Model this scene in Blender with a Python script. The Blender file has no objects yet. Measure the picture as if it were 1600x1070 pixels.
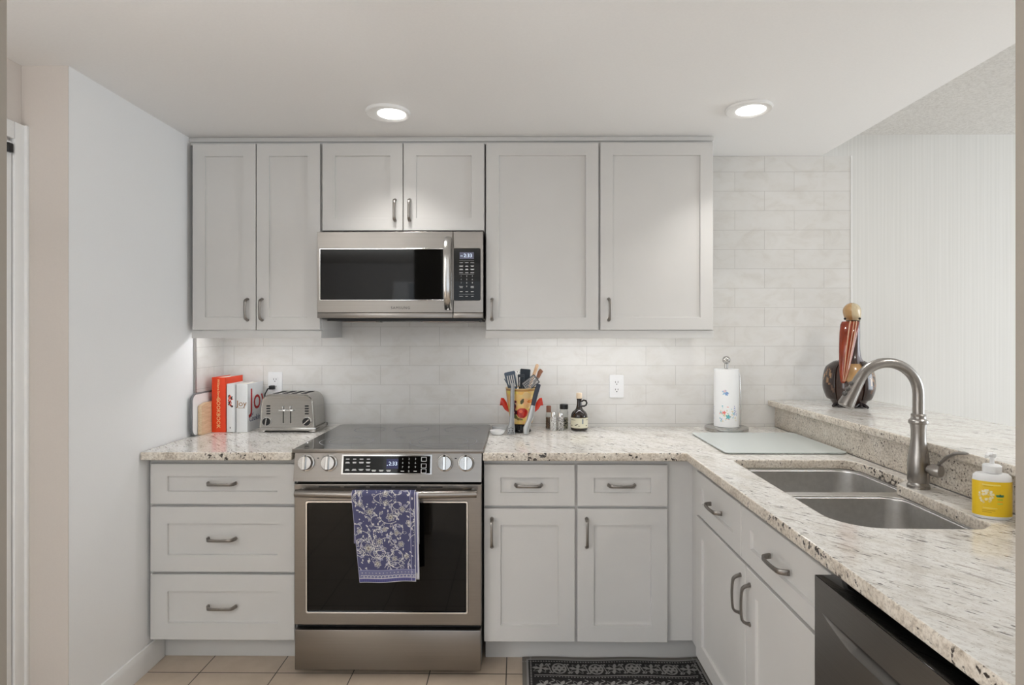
import bpy, bmesh, math, random
import numpy as np
from mathutils import Vector, Matrix

S = bpy.context.scene
COL = S.collection
PI = math.pi
R = math.radians
V = Vector

# ------------------------------------------------------------------ camera, world, large lights, exposure
cam_d = bpy.data.cameras.new('camera')
cam = bpy.data.objects.new('camera', cam_d); COL.objects.link(cam)
cam_d.sensor_width = 36.0
cam_d.lens = 900.0 / 1600.0 * 36.0
cam_d.shift_y = -15.0 / 1600.0
cam_d.clip_start = 0.02
cam.location = (0, 0, 1.40)
cam.rotation_euler = (R(90), 0, R(0.5))
S.camera = cam

S.view_settings.view_transform = 'Standard'
S.view_settings.look = 'None'
S.view_settings.gamma = 1
S.view_settings.use_curve_mapping = False
S.view_settings.exposure = 0.25

world = bpy.data.worlds.new('daylight'); S.world = world
world.use_nodes = True
bg = world.node_tree.nodes['Background']
bg.inputs[0].default_value = (0.86, 0.93, 1.0, 1)
bg.inputs[1].default_value = 0.4

def area(name, loc, rot, sx, sy, power, color=(1, 1, 1), spread=180):
    d = bpy.data.lights.new(name, 'AREA'); d.shape = 'RECTANGLE'
    d.size = sx; d.size_y = sy; d.energy = power; d.color = color
    d.spread = R(spread)
    o = bpy.data.objects.new(name, d); COL.objects.link(o)
    o.location = loc; o.rotation_euler = rot
    return o
# added daylight fill from behind the camera; daylight through the dining room window
area('rear_daylight_fill', (0.2, -3.15, 1.15), (R(90), 0, 0), 4.0, 2.0, 24, (0.86, 0.93, 1.0))
area('dining_window_daylight', (5.1, 1.4, 1.35), (R(90), 0, R(90)), 2.4, 1.6, 60, (0.86, 0.935, 1.0))
# unseen fill lights added behind the camera and at the left
area('ceiling_bounce_fill', (-1.5, -1.0, 1.75), (R(180), 0, 0), .5, .5, 70, (.93, .968, 1.0))  # added, aimed up so the rear ceiling throws soft fill forward
area('rear_overhead_fill', (0.3, -.9, 2.40), (0, 0, 0), .6, .6, 3, (.95, .97, 1.0))  # added weak fill from overhead, out of view
area('left_fill', (-2.95, -.9, 1.3), (R(90), 0, R(-90)), 2.0, 1.6, 38, (.92, .96, 1.0))  # added to brighten the left side, no window modelled here
LAMP_DINING = 7.0
LAMP_CAN = 1.8
STRIP_EMIT = 20.0

# ------------------------------------------------------------------ material helpers
def new_mat(name):
    m = bpy.data.materials.new(name); m.use_nodes = True
    nt = m.node_tree
    b = nt.nodes['Principled BSDF']
    return m, nt, b
def nd(nt, t, **kw):
    n = nt.nodes.new(t)
    for k, v in kw.items(): setattr(n, k, v)
    return n
def rgb(r, g, b):                       # sRGB 0-255 -> linear
    f = lambda c: (c/255/12.92) if c/255 <= .04045 else ((c/255+.055)/1.055)**2.4
    return (f(r), f(g), f(b), 1)
def coords(nt, scale=(1, 1, 1), loc=(0, 0, 0), rot=(0, 0, 0)):
    tc = nd(nt, 'ShaderNodeTexCoord'); mp = nd(nt, 'ShaderNodeMapping')
    mp.inputs['Scale'].default_value = scale; mp.inputs['Location'].default_value = loc
    mp.inputs['Rotation'].default_value = rot
    nt.links.new(tc.outputs['Object'], mp.inputs['Vector'])
    return mp.outputs['Vector']
def noise(nt, vec, scale, detail=4, rough=.5, dist=0):
    n = nd(nt, 'ShaderNodeTexNoise'); n.inputs['Scale'].default_value = scale
    n.inputs['Detail'].default_value = detail; n.inputs['Roughness'].default_value = rough
    n.inputs['Distortion'].default_value = dist
    nt.links.new(vec, n.inputs['Vector']); return n.outputs['Fac']
def ramp(nt, fac, stops):
    r = nd(nt, 'ShaderNodeValToRGB'); e = r.color_ramp.elements
    while len(e) < len(stops): e.new(0.5)
    for i, (p, c) in enumerate(stops): e[i].position = p; e[i].color = c
    nt.links.new(fac, r.inputs['Fac']); return r.outputs['Color']
def mix(nt, fac, a, b, blend='MIX'):
    m = nd(nt, 'ShaderNodeMix', data_type='RGBA', blend_type=blend)
    for s, v in ((m.inputs[0], fac), (m.inputs[6], a), (m.inputs[7], b)):
        if hasattr(v, 'is_output'): nt.links.new(v, s)
        else: s.default_value = v
    return m.outputs[2]
def bump(nt, b, h, strength, dist=.002):
    n = nd(nt, 'ShaderNodeBump'); n.inputs['Strength'].default_value = strength
    n.inputs['Distance'].default_value = dist
    nt.links.new(h, n.inputs['Height']); nt.links.new(n.outputs['Normal'], b.inputs['Normal'])

def plain(name, c, rough=.5, metal=0, var=.04, nscale=30, spec=.5, coat=0, bstr=0, stretch=(1, 1, 1), trans=0, ior=1.45, alpha=1):
    m, nt, b = new_mat(name)
    v = coords(nt, stretch)
    f = noise(nt, v, nscale, 3)
    lo = tuple(max(0, x*(1-var)) for x in c[:3])+(1,); hi = tuple(min(1, x*(1+var)) for x in c[:3])+(1,)
    nt.links.new(ramp(nt, f, [(.3, lo), (.7, hi)]), b.inputs['Base Color'])
    b.inputs['Roughness'].default_value = rough; b.inputs['Metallic'].default_value = metal
    b.inputs['Specular IOR Level'].default_value = spec
    b.inputs['Coat Weight'].default_value = coat; b.inputs['Coat Roughness'].default_value = .05
    b.inputs['Transmission Weight'].default_value = trans; b.inputs['IOR'].default_value = ior
    if bstr: bump(nt, b, f, bstr, .001)
    return m
def emit(name, c, s):
    m, nt, b = new_mat(name)
    b.inputs['Base Color'].default_value = (.02, .02, .02, 1)
    b.inputs['Emission Color'].default_value = c; b.inputs['Emission Strength'].default_value = s
    return m
def painted(name, rough=.6, coat=0, metal=0, bstr=0):    # a printed or patterned surface (colour attribute)
    m, nt, b = new_mat(name)
    a = nd(nt, 'ShaderNodeVertexColor', layer_name='Col')
    nt.links.new(a.outputs['Color'], b.inputs['Base Color'])
    b.inputs['Roughness'].default_value = rough; b.inputs['Coat Weight'].default_value = coat
    b.inputs['Coat Roughness'].default_value = .06
    b.inputs['Metallic'].default_value = metal
    if bstr: bump(nt, b, noise(nt, coords(nt), 900, 2), bstr, .001)
    return m

M = {}
M['cabinet'] = plain('cabinet_paint', rgb(209, 207, 204), .38, var=.012, nscale=6)
M['cabinet_inside'] = plain('cabinet_carcass', rgb(214, 211, 204), .5, var=.02)
M['wall'] = plain('wall_paint', rgb(246, 246, 246), .75, var=.01, nscale=200, bstr=.08)
M['wall_warm'] = plain('hall_wall_paint', rgb(212, 203, 195), .8, var=.012, nscale=200, bstr=.06)
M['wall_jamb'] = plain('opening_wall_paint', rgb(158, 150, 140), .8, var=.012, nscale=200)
M['trim'] = plain('white_trim_paint', rgb(238, 237, 235), .35, var=.01)
M['ceiling'] = plain('soffit_paint', rgb(247, 246, 245), .85, var=.012, nscale=120, bstr=.18)
M['white'] = plain('white_plastic', rgb(240, 240, 240), .35, var=.01)
M['black'] = plain('black_plastic', rgb(22, 22, 23), .4, var=.1)
M['dark_gap'] = plain('dark_recess', rgb(20, 19, 18), .7, var=.1)
M['black_glass'] = plain('black_glass', rgb(6, 6, 6), .04, var=.05, spec=.35)
M['nickel'] = plain('brushed_nickel', (.36, .34, .32, 1), .32, 1, var=.06, nscale=400, stretch=(1, 1, .05))
M['handle'] = plain('pull_metal', (.27, .25, .23, 1), .36, 1, var=.05, nscale=300)
M['satin'] = plain('satin_steel_trim', (.50, .49, .475, 1), .2, 1, var=.03)
M['chrome'] = plain('polished_steel', (.72, .71, .70, 1), .12, 1, var=.02)
M['print_white'] = plain('printed_legend', rgb(205, 205, 205), .6, var=.01)
M['print_black'] = plain('black_lettering', rgb(30, 30, 30), .6, var=.01)
M['digits'] = emit('lit_display_digits', (.72, .84, 1, 1), 1.1)
M['display_blue'] = emit('lit_display_backing', (.02, .05, .5, 1), .10)
M['display_grey'] = emit('lcd_backing', (.22, .22, .34, 1), .30)

def steel(name, c, rough, stretch):
    m, nt, b = new_mat(name)
    v = coords(nt, stretch)
    f = noise(nt, v, 60, 5, .6)
    lo = tuple(x*.93 for x in c)+(1,); hi = tuple(min(1, x*1.06) for x in c)+(1,)
    nt.links.new(ramp(nt, f, [(.3, lo), (.7, hi)]), b.inputs['Base Color'])
    big = noise(nt, coords(nt), 5, 3)
    mr = nd(nt, 'ShaderNodeMapRange'); mr.inputs['To Min'].default_value = rough-.05; mr.inputs['To Max'].default_value = rough+.07
    nt.links.new(big, mr.inputs['Value']); nt.links.new(mr.outputs['Result'], b.inputs['Roughness'])
    b.inputs['Metallic'].default_value = 1
    bump(nt, b, f, .05, .0006)
    return m
M['steel'] = steel('stainless_steel', (.285, .262, .24), .30, (.04, 1, 14))
M['steel_dark'] = steel('dark_stainless', (.26, .25, .24), .33, (1, .04, 14))
M['steel_sink'] = steel('sink_steel', (.64, .63, .615), .34, (1, 1, 1))
M['steel_toaster'] = steel('toaster_steel', (.43, .415, .39), .22, (.1, .1, 6))

def tile_mat():
    m, nt, b = new_mat('backsplash_tile')
    tc = nd(nt, 'ShaderNodeTexCoord'); sp = nd(nt, 'ShaderNodeSeparateXYZ'); cb = nd(nt, 'ShaderNodeCombineXYZ')
    nt.links.new(tc.outputs['Object'], sp.inputs[0])
    ad = nd(nt, 'ShaderNodeMath', operation='ADD'); nt.links.new(sp.outputs[0], ad.inputs[0]); nt.links.new(sp.outputs[1], ad.inputs[1])
    nt.links.new(ad.outputs[0], cb.inputs[0]); nt.links.new(sp.outputs[2], cb.inputs[1])
    mp = nd(nt, 'ShaderNodeMapping'); nt.links.new(cb.outputs[0], mp.inputs[0])
    mp.inputs['Location'].default_value = (.713-3.0+.307*12, -1.23+.1005*20, 0)
    bk = nd(nt, 'ShaderNodeTexBrick'); nt.links.new(mp.outputs[0], bk.inputs['Vector'])
    bk.offset = .5; bk.inputs['Scale'].default_value = 1; bk.inputs['Brick Width'].default_value = .307
    bk.inputs['Row Height'].default_value = .1005; bk.inputs['Mortar Size'].default_value = .0011
    bk.inputs['Mortar Smooth'].default_value = .3
    bk.inputs['Color1'].default_value = rgb(228, 225, 221); bk.inputs['Color2'].default_value = rgb(221, 218, 213)
    bk.inputs['Mortar'].default_value = rgb(206, 203, 198)
    f = noise(nt, coords(nt, (1, 1, 1.6)), 9, 6, .62, .6)
    c = mix(nt, .55, bk.outputs['Color'], ramp(nt, f, [(.32, rgb(213, 209, 202)), (.5, rgb(226, 224, 220)), (.7, rgb(231, 230, 228))]))
    mm = mix(nt, bk.outputs['Fac'], c, rgb(194, 191, 186))
    nt.links.new(mm, b.inputs['Base Color']); b.inputs['Roughness'].default_value = .42
    inv = nd(nt, 'ShaderNodeMath', operation='SUBTRACT'); inv.inputs[0].default_value = 1
    nt.links.new(bk.outputs['Fac'], inv.inputs[1]); bump(nt, b, inv.outputs[0], .25, .0012)
    return m
M['tile'] = tile_mat()

def floor_mat():
    m, nt, b = new_mat('floor_tile')
    bk = nd(nt, 'ShaderNodeTexBrick'); bk.offset = 0; bk.squash = 1
    nt.links.new(coords(nt, loc=(.36+.316*20, -2.364+.316*20, 0)), bk.inputs['Vector'])
    bk.inputs['Scale'].default_value = 1; bk.inputs['Brick Width'].default_value = .316; bk.inputs['Row Height'].default_value = .316
    bk.inputs['Mortar Size'].default_value = .0022; bk.inputs['Mortar Smooth'].default_value = .15
    bk.inputs['Color1'].default_value = rgb(205, 186, 166); bk.inputs['Color2'].default_value = rgb(194, 177, 158)
    bk.inputs['Mortar'].default_value = rgb(70, 62, 56)
    f = noise(nt, coords(nt), 14, 6, .6)
    c = mix(nt, .25, bk.outputs['Color'], ramp(nt, f, [(.3, rgb(176, 158, 140)), (.7, rgb(216, 200, 182))]))
    c = mix(nt, bk.outputs['Fac'], c, rgb(66, 58, 52))
    nt.links.new(c, b.inputs['Base Color']); b.inputs['Roughness'].default_value = .35
    inv = nd(nt, 'ShaderNodeMath', operation='SUBTRACT'); inv.inputs[0].default_value = 1
    nt.links.new(bk.outputs['Fac'], inv.inputs[1]); bump(nt, b, inv.outputs[0], .3, .002)
    return m
M['floor'] = floor_mat()

def turned(nt, scale, ang, loc=(0, 0, 0)):       # turn first, then stretch
    v = coords(nt, rot=(0, 0, R(ang)))
    mp = nd(nt, 'ShaderNodeMapping'); mp.inputs['Scale'].default_value = scale; mp.inputs['Location'].default_value = loc
    nt.links.new(v, mp.inputs['Vector']); return mp.outputs['Vector']
def granite_mat():
    m, nt, b = new_mat('granite')
    cl = noise(nt, turned(nt, (3.5, 11, 9), 52), 1.0, 6, .62, .8)
    base = ramp(nt, cl, [(.30, rgb(194, 187, 177)), (.42, rgb(222, 217, 209)), (.56, rgb(238, 236, 232)), (.74, rgb(214, 209, 202))])
    grain = noise(nt, turned(nt, (60, 120, 110), 52), 1.0, 4, .7)
    base = mix(nt, .38, base, ramp(nt, grain, [(.34, rgb(156, 147, 136)), (.47, rgb(220, 215, 208)), (.6, rgb(244, 243, 239))]))
    gr = noise(nt, coords(nt, (1, 1.2, 1), (3, 1, 2)), 150, 3, .6)
    gm = ramp(nt, gr, [(.62, (0, 0, 0, 1)), (.68, (.8, .8, .8, 1))])
    base = mix(nt, gm, base, rgb(166, 152, 136))
    st = noise(nt, turned(nt, (10, 85, 85), 52, (1, 7, 3)), 1.0, 5, .65, .3)
    sm = ramp(nt, st, [(.585, (0, 0, 0, 1)), (.66, (.75, .75, .75, 1))])
    base = mix(nt, sm, base, rgb(142, 132, 122))
    fk = noise(nt, turned(nt, (34, 130, 120), 52, (5, 2, 9)), 1.0, 3, .55, .2)
    dr = noise(nt, coords(nt, (1, 1.5, 1), (8, 3, 1)), 7, 3, .5)
    th = nd(nt, 'ShaderNodeMath', operation='MULTIPLY_ADD'); nt.links.new(dr, th.inputs[0]); th.inputs[1].default_value = .42; nt.links.new(fk, th.inputs[2])
    fm = ramp(nt, th.outputs[0], [(.855, (0, 0, 0, 1)), (.90, (.9, .9, .9, 1))])
    base = mix(nt, fm, base, rgb(66, 58, 53))
    nt.links.new(base, b.inputs['Base Color']); b.inputs['Roughness'].default_value = .12
    return m
M['granite'] = granite_mat()

def granite_cut(name, coarse):      # cut edges and splash: finer grit, less polish
    m, nt, b = new_mat(name)
    cl = noise(nt, coords(nt), 13, 5, .6, .4)
    base = ramp(nt, cl, [(.32, rgb(176, 163, 146)), (.5, rgb(216, 205, 190)), (.66, rgb(232, 225, 214))])
    gr = noise(nt, coords(nt, loc=(4, 4, 1)), 130, 4, .65)
    base = mix(nt, .5, base, ramp(nt, gr, [(.36, rgb(132, 118, 102)), (.5, rgb(216, 206, 192)), (.62, rgb(242, 236, 226))]))
    fk = noise(nt, coords(nt, loc=(2, 9, 4)), 70 if coarse else 115, 3, .55)
    dr = noise(nt, coords(nt, loc=(1, 3, 6)), 6, 2, .5)
    th = nd(nt, 'ShaderNodeMath', operation='MULTIPLY_ADD'); nt.links.new(dr, th.inputs[0]); th.inputs[1].default_value = .5 if coarse else .2; nt.links.new(fk, th.inputs[2])
    k = .865 if coarse else .725
    fm = ramp(nt, th.outputs[0], [(k, (0, 0, 0, 1)), (k+.055, (1, 1, 1, 1))])
    base = mix(nt, fm, base, rgb(56, 48, 42) if coarse else rgb(92, 80, 70))
    nt.links.new(base, b.inputs['Base Color']); b.inputs['Roughness'].default_value = .3
    return m
M['granite_edge'] = granite_cut('granite_cut_edge', True)
M['granite_splash'] = granite_cut('granite_splash_face', False)

def popcorn():
    m, nt, b = new_mat('popcorn_ceiling')
    f = noise(nt, coords(nt), 95, 5, .75)
    nt.links.new(ramp(nt, f, [(.3, rgb(212, 210, 206)), (.6, rgb(238, 237, 234))]), b.inputs['Base Color'])
    b.inputs['Roughness'].default_value = .95; bump(nt, b, f, .6, .008)
    return m
M['popcorn'] = popcorn()
def wallpaper():
    m, nt, b = new_mat('striped_wallpaper')
    w = nd(nt, 'ShaderNodeTexWave', wave_type='BANDS', bands_direction='X'); w.inputs['Scale'].default_value = 16
    w.inputs['Distortion'].default_value = .0
    nt.links.new(coords(nt), w.inputs['Vector'])
    f = noise(nt, coords(nt, (60, 60, .6)), 3, 3)
    c = mix(nt, .5, ramp(nt, w.outputs['Fac'], [(.2, rgb(222, 221, 217)), (.8, rgb(227, 226, 222))]), ramp(nt, f, [(.3, rgb(219, 218, 214)), (.7, rgb(230, 229, 226))]))
    nt.links.new(c, b.inputs['Base Color']); b.inputs['Roughness'].default_value = .7
    bump(nt, b, w.outputs['Fac'], .05, .001)
    return m
M['wallpaper'] = wallpaper()
def wood(name, a, c, rough=.55, stretch=(6, 6, 1), scale=14):
    m, nt, b = new_mat(name)
    f = noise(nt, coords(nt, stretch), scale, 5, .6, 1.2)
    nt.links.new(ramp(nt, f, [(.3, a), (.7, c)]), b.inputs['Base Color']); b.inputs['Roughness'].default_value = rough
    return m
M['wood_pale'] = wood('pale_wood', rgb(206, 176, 140), rgb(228, 203, 170), stretch=(8, 1, 8))
M['wood_spoon'] = wood('spoon_wood', rgb(190, 152, 116), rgb(222, 190, 156), stretch=(8, 8, 1))
M['wood_brown'] = wood('brown_wood', rgb(120, 78, 56), rgb(160, 110, 84), stretch=(8, 8, 1))

def glass_mat(name, c, rough=.02, ior=1.45):
    m, nt, b = new_mat(name)
    b.inputs['Base Color'].default_value = c; b.inputs['Transmission Weight'].default_value = 1
    b.inputs['Roughness'].default_value = rough; b.inputs['IOR'].default_value = ior
    return m
M['clear_glass'] = glass_mat('clear_glass', (.93, .95, .94, 1))
M['board_glass'] = glass_mat('frosted_green_glass', (.92, .97, .95, 1), .3)
M['board_glass'].node_tree.nodes['Principled BSDF'].inputs['Transmission Weight'].default_value = .45

# ------------------------------------------------------------------ mesh helpers
class MB:
    def __init__(s): s.bm = bmesh.new()
    def _bev(s, verts, w, seg=2, flt=None):
        es = {e for v in verts for e in v.link_edges}
        if flt: es = {e for e in es if flt(e)}
        bmesh.ops.bevel(s.bm, geom=list(es), offset=w, segments=seg, affect='EDGES', profile=.5)
    def box(s, x0, x1, y0, y1, z0, z1, bev=0, seg=2, mi=0):
        vs = [s.bm.verts.new((x, y, z)) for x in (x0, x1) for y in (y0, y1) for z in (z0, z1)]
        fs = []
        for q in ((0, 1, 3, 2), (4, 6, 7, 5), (0, 4, 5, 1), (2, 3, 7, 6), (0, 2, 6, 4), (1, 5, 7, 3)):
            f = s.bm.faces.new([vs[i] for i in q]); f.material_index = mi; fs.append(f)
        if bev: s._bev(vs, bev, seg)
        return s
    def rings(s, rings, cap0=True, cap1=True, closed=True, mi=0):
        prev = None; first = None
        for r in rings:
            cur = [s.bm.verts.new(p) for p in r]
            if prev:
                n = len(cur)
                for i in range(n if closed else n-1):
                    j = (i+1) % n
                    try:
                        f = s.bm.faces.new((prev[i], prev[j], cur[j], cur[i])); f.material_index = mi
                    except ValueError: pass
            else: first = cur
            prev = cur
        if cap0 and len(first) > 2: s.bm.faces.new(first[::-1]).material_index = mi
        if cap1 and len(prev) > 2: s.bm.faces.new(prev).material_index = mi
        return s
    def lathe(s, prof, c=(0, 0, 0), axis=(0, 0, 1), n=32, mi=0, cap0=True, cap1=True, sx=1, sy=1, rot=0):
        a = V(axis).normalized(); q = V((0, 0, 1)).rotation_difference(a).to_matrix()
        rz = Matrix.Rotation(rot, 3, 'Z')
        rs = []
        for r, h in prof:
            r = max(r, 1e-5)
            rs.append([V(c) + q @ (rz @ V((r*sx*math.cos(2*PI*i/n), r*sy*math.sin(2*PI*i/n), h))) for i in range(n)])
        return s.rings(rs, cap0, cap1, mi=mi)
    def tube(s, pts, rad, n=14, up=None, su=1, sv=1, cap=True, square=False, mi=0):
        pts = [V(p) for p in pts]; N = len(pts)
        rad = rad if hasattr(rad, '__len__') else [rad]*N
        T = []
        for i in range(N):
            t = (pts[min(i+1, N-1)] - pts[max(i-1, 0)]); T.append(t.normalized())
        u = V(up) if up else (V((0, 0, 1)) if abs(T[0].z) < .9 else V((1, 0, 0)))
        rs = []
        for i in range(N):
            t = T[i]; u = (V(up) if up else u); u = (u - t*u.dot(t)).normalized(); w = t.cross(u)
            if square:
                sec = [(-1, -.7), (-.7, -1), (.7, -1), (1, -.7), (1, .7), (.7, 1), (-.7, 1), (-1, .7)]
            else: sec = [(math.cos(2*PI*k/n), math.sin(2*PI*k/n)) for k in range(n)]
            rs.append([pts[i] + rad[i]*(su*a*u + sv*b_*w) for a, b_ in sec])
        return s.rings(rs, cap, cap, mi=mi)
    def prism(s, poly, fn, d0, d1, mi=0):          # polygon (u,v) extruded between d0 and d1; fn(u,v,d) -> point
        return s.rings([[fn(u, v, d0) for u, v in poly], [fn(u, v, d1) for u, v in poly]], mi=mi)
    def ball(s, c, r, n=20, m=12, sx=1, sy=1, sz=1, mi=0):
        prof = [(r*math.sin(PI*i/m), -r*math.cos(PI*i/m)*sz) for i in range(m+1)]
        return s.lathe(prof, c, n=n, mi=mi, sx=sx, sy=sy)
    def mesh(s, me, mat=None, mi=0):
        n0 = len(s.bm.verts); f0 = len(s.bm.faces)
        s.bm.from_mesh(me); s.bm.verts.ensure_lookup_table(); s.bm.faces.ensure_lookup_table()
        if mat is not None:
            for v in s.bm.verts[n0:]: v.co = mat @ v.co
        for f in s.bm.faces[f0:]: f.material_index = mi
        return s
    def build(s, name, mats, parent=None, ang=35, smooth=True, recalc=True):
        bm = s.bm
        if recalc: bmesh.ops.recalc_face_normals(bm, faces=bm.faces[:])
        me = bpy.data.meshes.new(name)
        if parent is not None: bmesh.ops.transform(bm, matrix=wmat(parent).inverted(), verts=bm.verts[:])
        bm.to_mesh(me); bm.free()
        for m in (mats if isinstance(mats, (list, tuple)) else [mats]): me.materials.append(m)
        if smooth:
            for p in me.polygons: p.use_smooth = True
            me.set_sharp_from_angle(angle=R(ang))
        o = bpy.data.objects.new(name, me); COL.objects.link(o)
        if parent is not None: o.parent = parent
        return o

def wmat(o):
    m = o.matrix_basis.copy()
    while o.parent: o = o.parent; m = o.matrix_basis @ m
    return m
def thing(name, label, cat, loc=(0, 0, 0), rotz=0, group=None):
    o = bpy.data.objects.new(name, None); COL.objects.link(o); o.empty_display_size = .05
    o.location = loc; o.rotation_euler = (0, 0, rotz)
    return tag(o, label, cat, group)
def tag(o, label, cat, group=None):
    o['label'] = label; o['category'] = cat
    if group: o['group'] = group
    return o
def struct(name, mb, m, label=None, **kw):
    o = mb.build(name, m, **kw); o['kind'] = 'structure'
    o['label'] = label or name.replace('_', ' ')
    return o
def fillet(pts, n=8):                       # [(x, y, r)] -> rounded polygon
    out = []; N = len(pts)
    for i, (x, y, r) in enumerate(pts):
        p = V((x, y)); a = V(pts[i-1][:2]); b = V(pts[(i+1) % N][:2])
        if r <= 0: out.append((x, y)); continue
        da = (a-p).normalized(); db = (b-p).normalized()
        ang = da.angle(db); t = r/math.tan(ang/2)
        p0 = p+da*t; p1 = p+db*t
        bis = (da+db).normalized(); c = p+bis*(r/math.sin(ang/2))
        a0 = math.atan2(*(p0-c).yx); a1 = math.atan2(*(p1-c).yx)
        d = (a1-a0+PI) % (2*PI)-PI
        for k in range(n+1):
            th = a0+d*k/n; out.append((c.x+r*math.cos(th), c.y+r*math.sin(th)))
    return out
def rrect(x0, x1, y0, y1, r, n=6): return fillet([(x0, y0, r), (x1, y0, r), (x1, y1, r), (x0, y1, r)], n)
def slab_mesh(outline, holes, z0, z1, bev=.004):
    cu = bpy.data.curves.new('slab', 'CURVE'); cu.dimensions = '2D'; cu.fill_mode = 'BOTH'
    for poly in [outline]+holes:
        sp = cu.splines.new('POLY'); sp.points.add(len(poly)-1); sp.use_cyclic_u = True
        for p, (x, y) in zip(sp.points, poly): p.co = (x, y, 0, 1)
    cu.extrude = (z1-z0)/2-bev; cu.bevel_depth = bev; cu.bevel_resolution = 2; cu.offset = -bev
    o = bpy.data.objects.new('slab', cu); COL.objects.link(o)
    dg = bpy.context.evaluated_depsgraph_get(); dg.update()
    me = bpy.data.meshes.new_from_object(o.evaluated_get(dg))
    bpy.data.objects.remove(o); bpy.data.curves.remove(cu)
    me.transform(Matrix.Translation((0, 0, (z0+z1)/2)))
    return me
def text_mesh(body, size, extr=.0003, align='CENTER', spacing=1, shear=0):
    cu = bpy.data.curves.new('txt', 'FONT'); cu.body = body; cu.size = size; cu.extrude = extr
    cu.align_x = align; cu.align_y = 'CENTER'; cu.space_character = spacing; cu.shear = shear; cu.resolution_u = 3
    o = bpy.data.objects.new('txt', cu); COL.objects.link(o)
    dg = bpy.context.evaluated_depsgraph_get(); dg.update()
    me = bpy.data.meshes.new_from_object(o.evaluated_get(dg))
    bpy.data.objects.remove(o); bpy.data.curves.remove(cu)
    return me
def frame_mat(o, x, y):                     # matrix with given origin, text-right x and text-up y
    x = V(x).normalized(); y = V(y).normalized(); z = x.cross(y)
    m = Matrix((x, y, z)).transposed().to_4x4(); m.translation = V(o); return m
FRONT = ((1, 0, 0), (0, 0, 1))
def dup_tree(o, parent=None):
    c = o.copy(); COL.objects.link(c)
    if parent is not None: c.parent = parent
    for ch in list(o.children): dup_tree(ch, c)
    return c
def grid(fn, nu, nv, colfn=None, name='grid', mat=None, parent=None, both=None):
    us = np.linspace(0, 1, nu); vs = np.linspace(0, 1, nv)
    verts = [tuple(fn(u, v)) for v in vs for u in us]
    faces = [(j*nu+i, j*nu+i+1, (j+1)*nu+i+1, (j+1)*nu+i) for j in range(nv-1) for i in range(nu-1)]
    return verts, faces
def from_grids(name, parts, mat, parent=None, smooth=True):
    """parts: list of (fn(u,v)->xyz, nu, nv, canvas or colour); canvas sampled with v downwards"""
    V_, F_, C_ = [], [], []
    for fn, nu, nv, cv in parts:
        off = len(V_); v, f = grid(fn, nu, nv)
        V_ += v; F_ += [tuple(i+off for i in q) for q in f]
        if isinstance(cv, np.ndarray):
            H, W = cv.shape[:2]
            for j in range(nv):
                for i in range(nu):
                    C_.append(cv[min(H-1, int(j/(nv-1)*(H-1)+.5)), min(W-1, int(i/(nu-1)*(W-1)+.5))])
        else: C_ += [cv]*(nu*nv)
    inv = wmat(parent).inverted() if parent is not None else Matrix()
    me = bpy.data.meshes.new(name); me.from_pydata([inv @ V(p) for p in V_], [], F_); me.update()
    ca = me.color_attributes.new('Col', 'FLOAT_COLOR', 'POINT')
    ca.data.foreach_set('color', np.array([[c[0], c[1], c[2], 1] for c in C_], dtype=np.float32).ravel())
    me.materials.append(mat)
    for p in me.polygons: p.use_smooth = smooth
    o = bpy.data.objects.new(name, me); COL.objects.link(o)
    if parent is not None: o.parent = parent
    return o
# little painter for printed patterns: canvas coordinates 0..W, 0..H
class Canvas:
    def __init__(s, W, H, c):
        s.a = np.zeros((H, W, 3)); s.a[:] = c[:3]; s.Y, s.X = np.mgrid[0:H, 0:W].astype(float)
    def put(s, m, c, k=1.0): s.a[m] = s.a[m]*(1-k)+np.array(c[:3])*k
    def disc(s, x, y, r, c, ry=None, ang=0):
        dx, dy = s.X-x, s.Y-y; ca, sa = math.cos(ang), math.sin(ang)
        u = dx*ca+dy*sa; w = -dx*sa+dy*ca; s.put((u/r)**2+(w/(ry or r))**2 <= 1, c)
    def leaf(s, x, y, L, w, ang, c, fill=None):
        dx, dy = s.X-x, s.Y-y; ca, sa = math.cos(ang), math.sin(ang)
        u = (dx*ca+dy*sa)/L; t = -dx*sa+dy*ca
        h = np.where((u > 0) & (u < 1), w*np.sin(PI*np.clip(u, 0, 1))**.8, -1)
        s.put(np.abs(t) <= h, c)
        if fill is not None: s.put((np.abs(t) <= h-1.6) & (h > 1.6), fill)
    def line(s, pts, w, c):
        for (x0, y0), (x1, y1) in zip(pts[:-1], pts[1:]):
            dx, dy = x1-x0, y1-y0; L2 = dx*dx+dy*dy+1e-9
            t = np.clip(((s.X-x0)*dx+(s.Y-y0)*dy)/L2, 0, 1)
            s.put((s.X-x0-t*dx)**2+(s.Y-y0-t*dy)**2 <= w*w, c)
    def rect(s, x0, x1, y0, y1, c): s.put((s.X >= x0) & (s.X < x1) & (s.Y >= y0) & (s.Y < y1), c)

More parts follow.
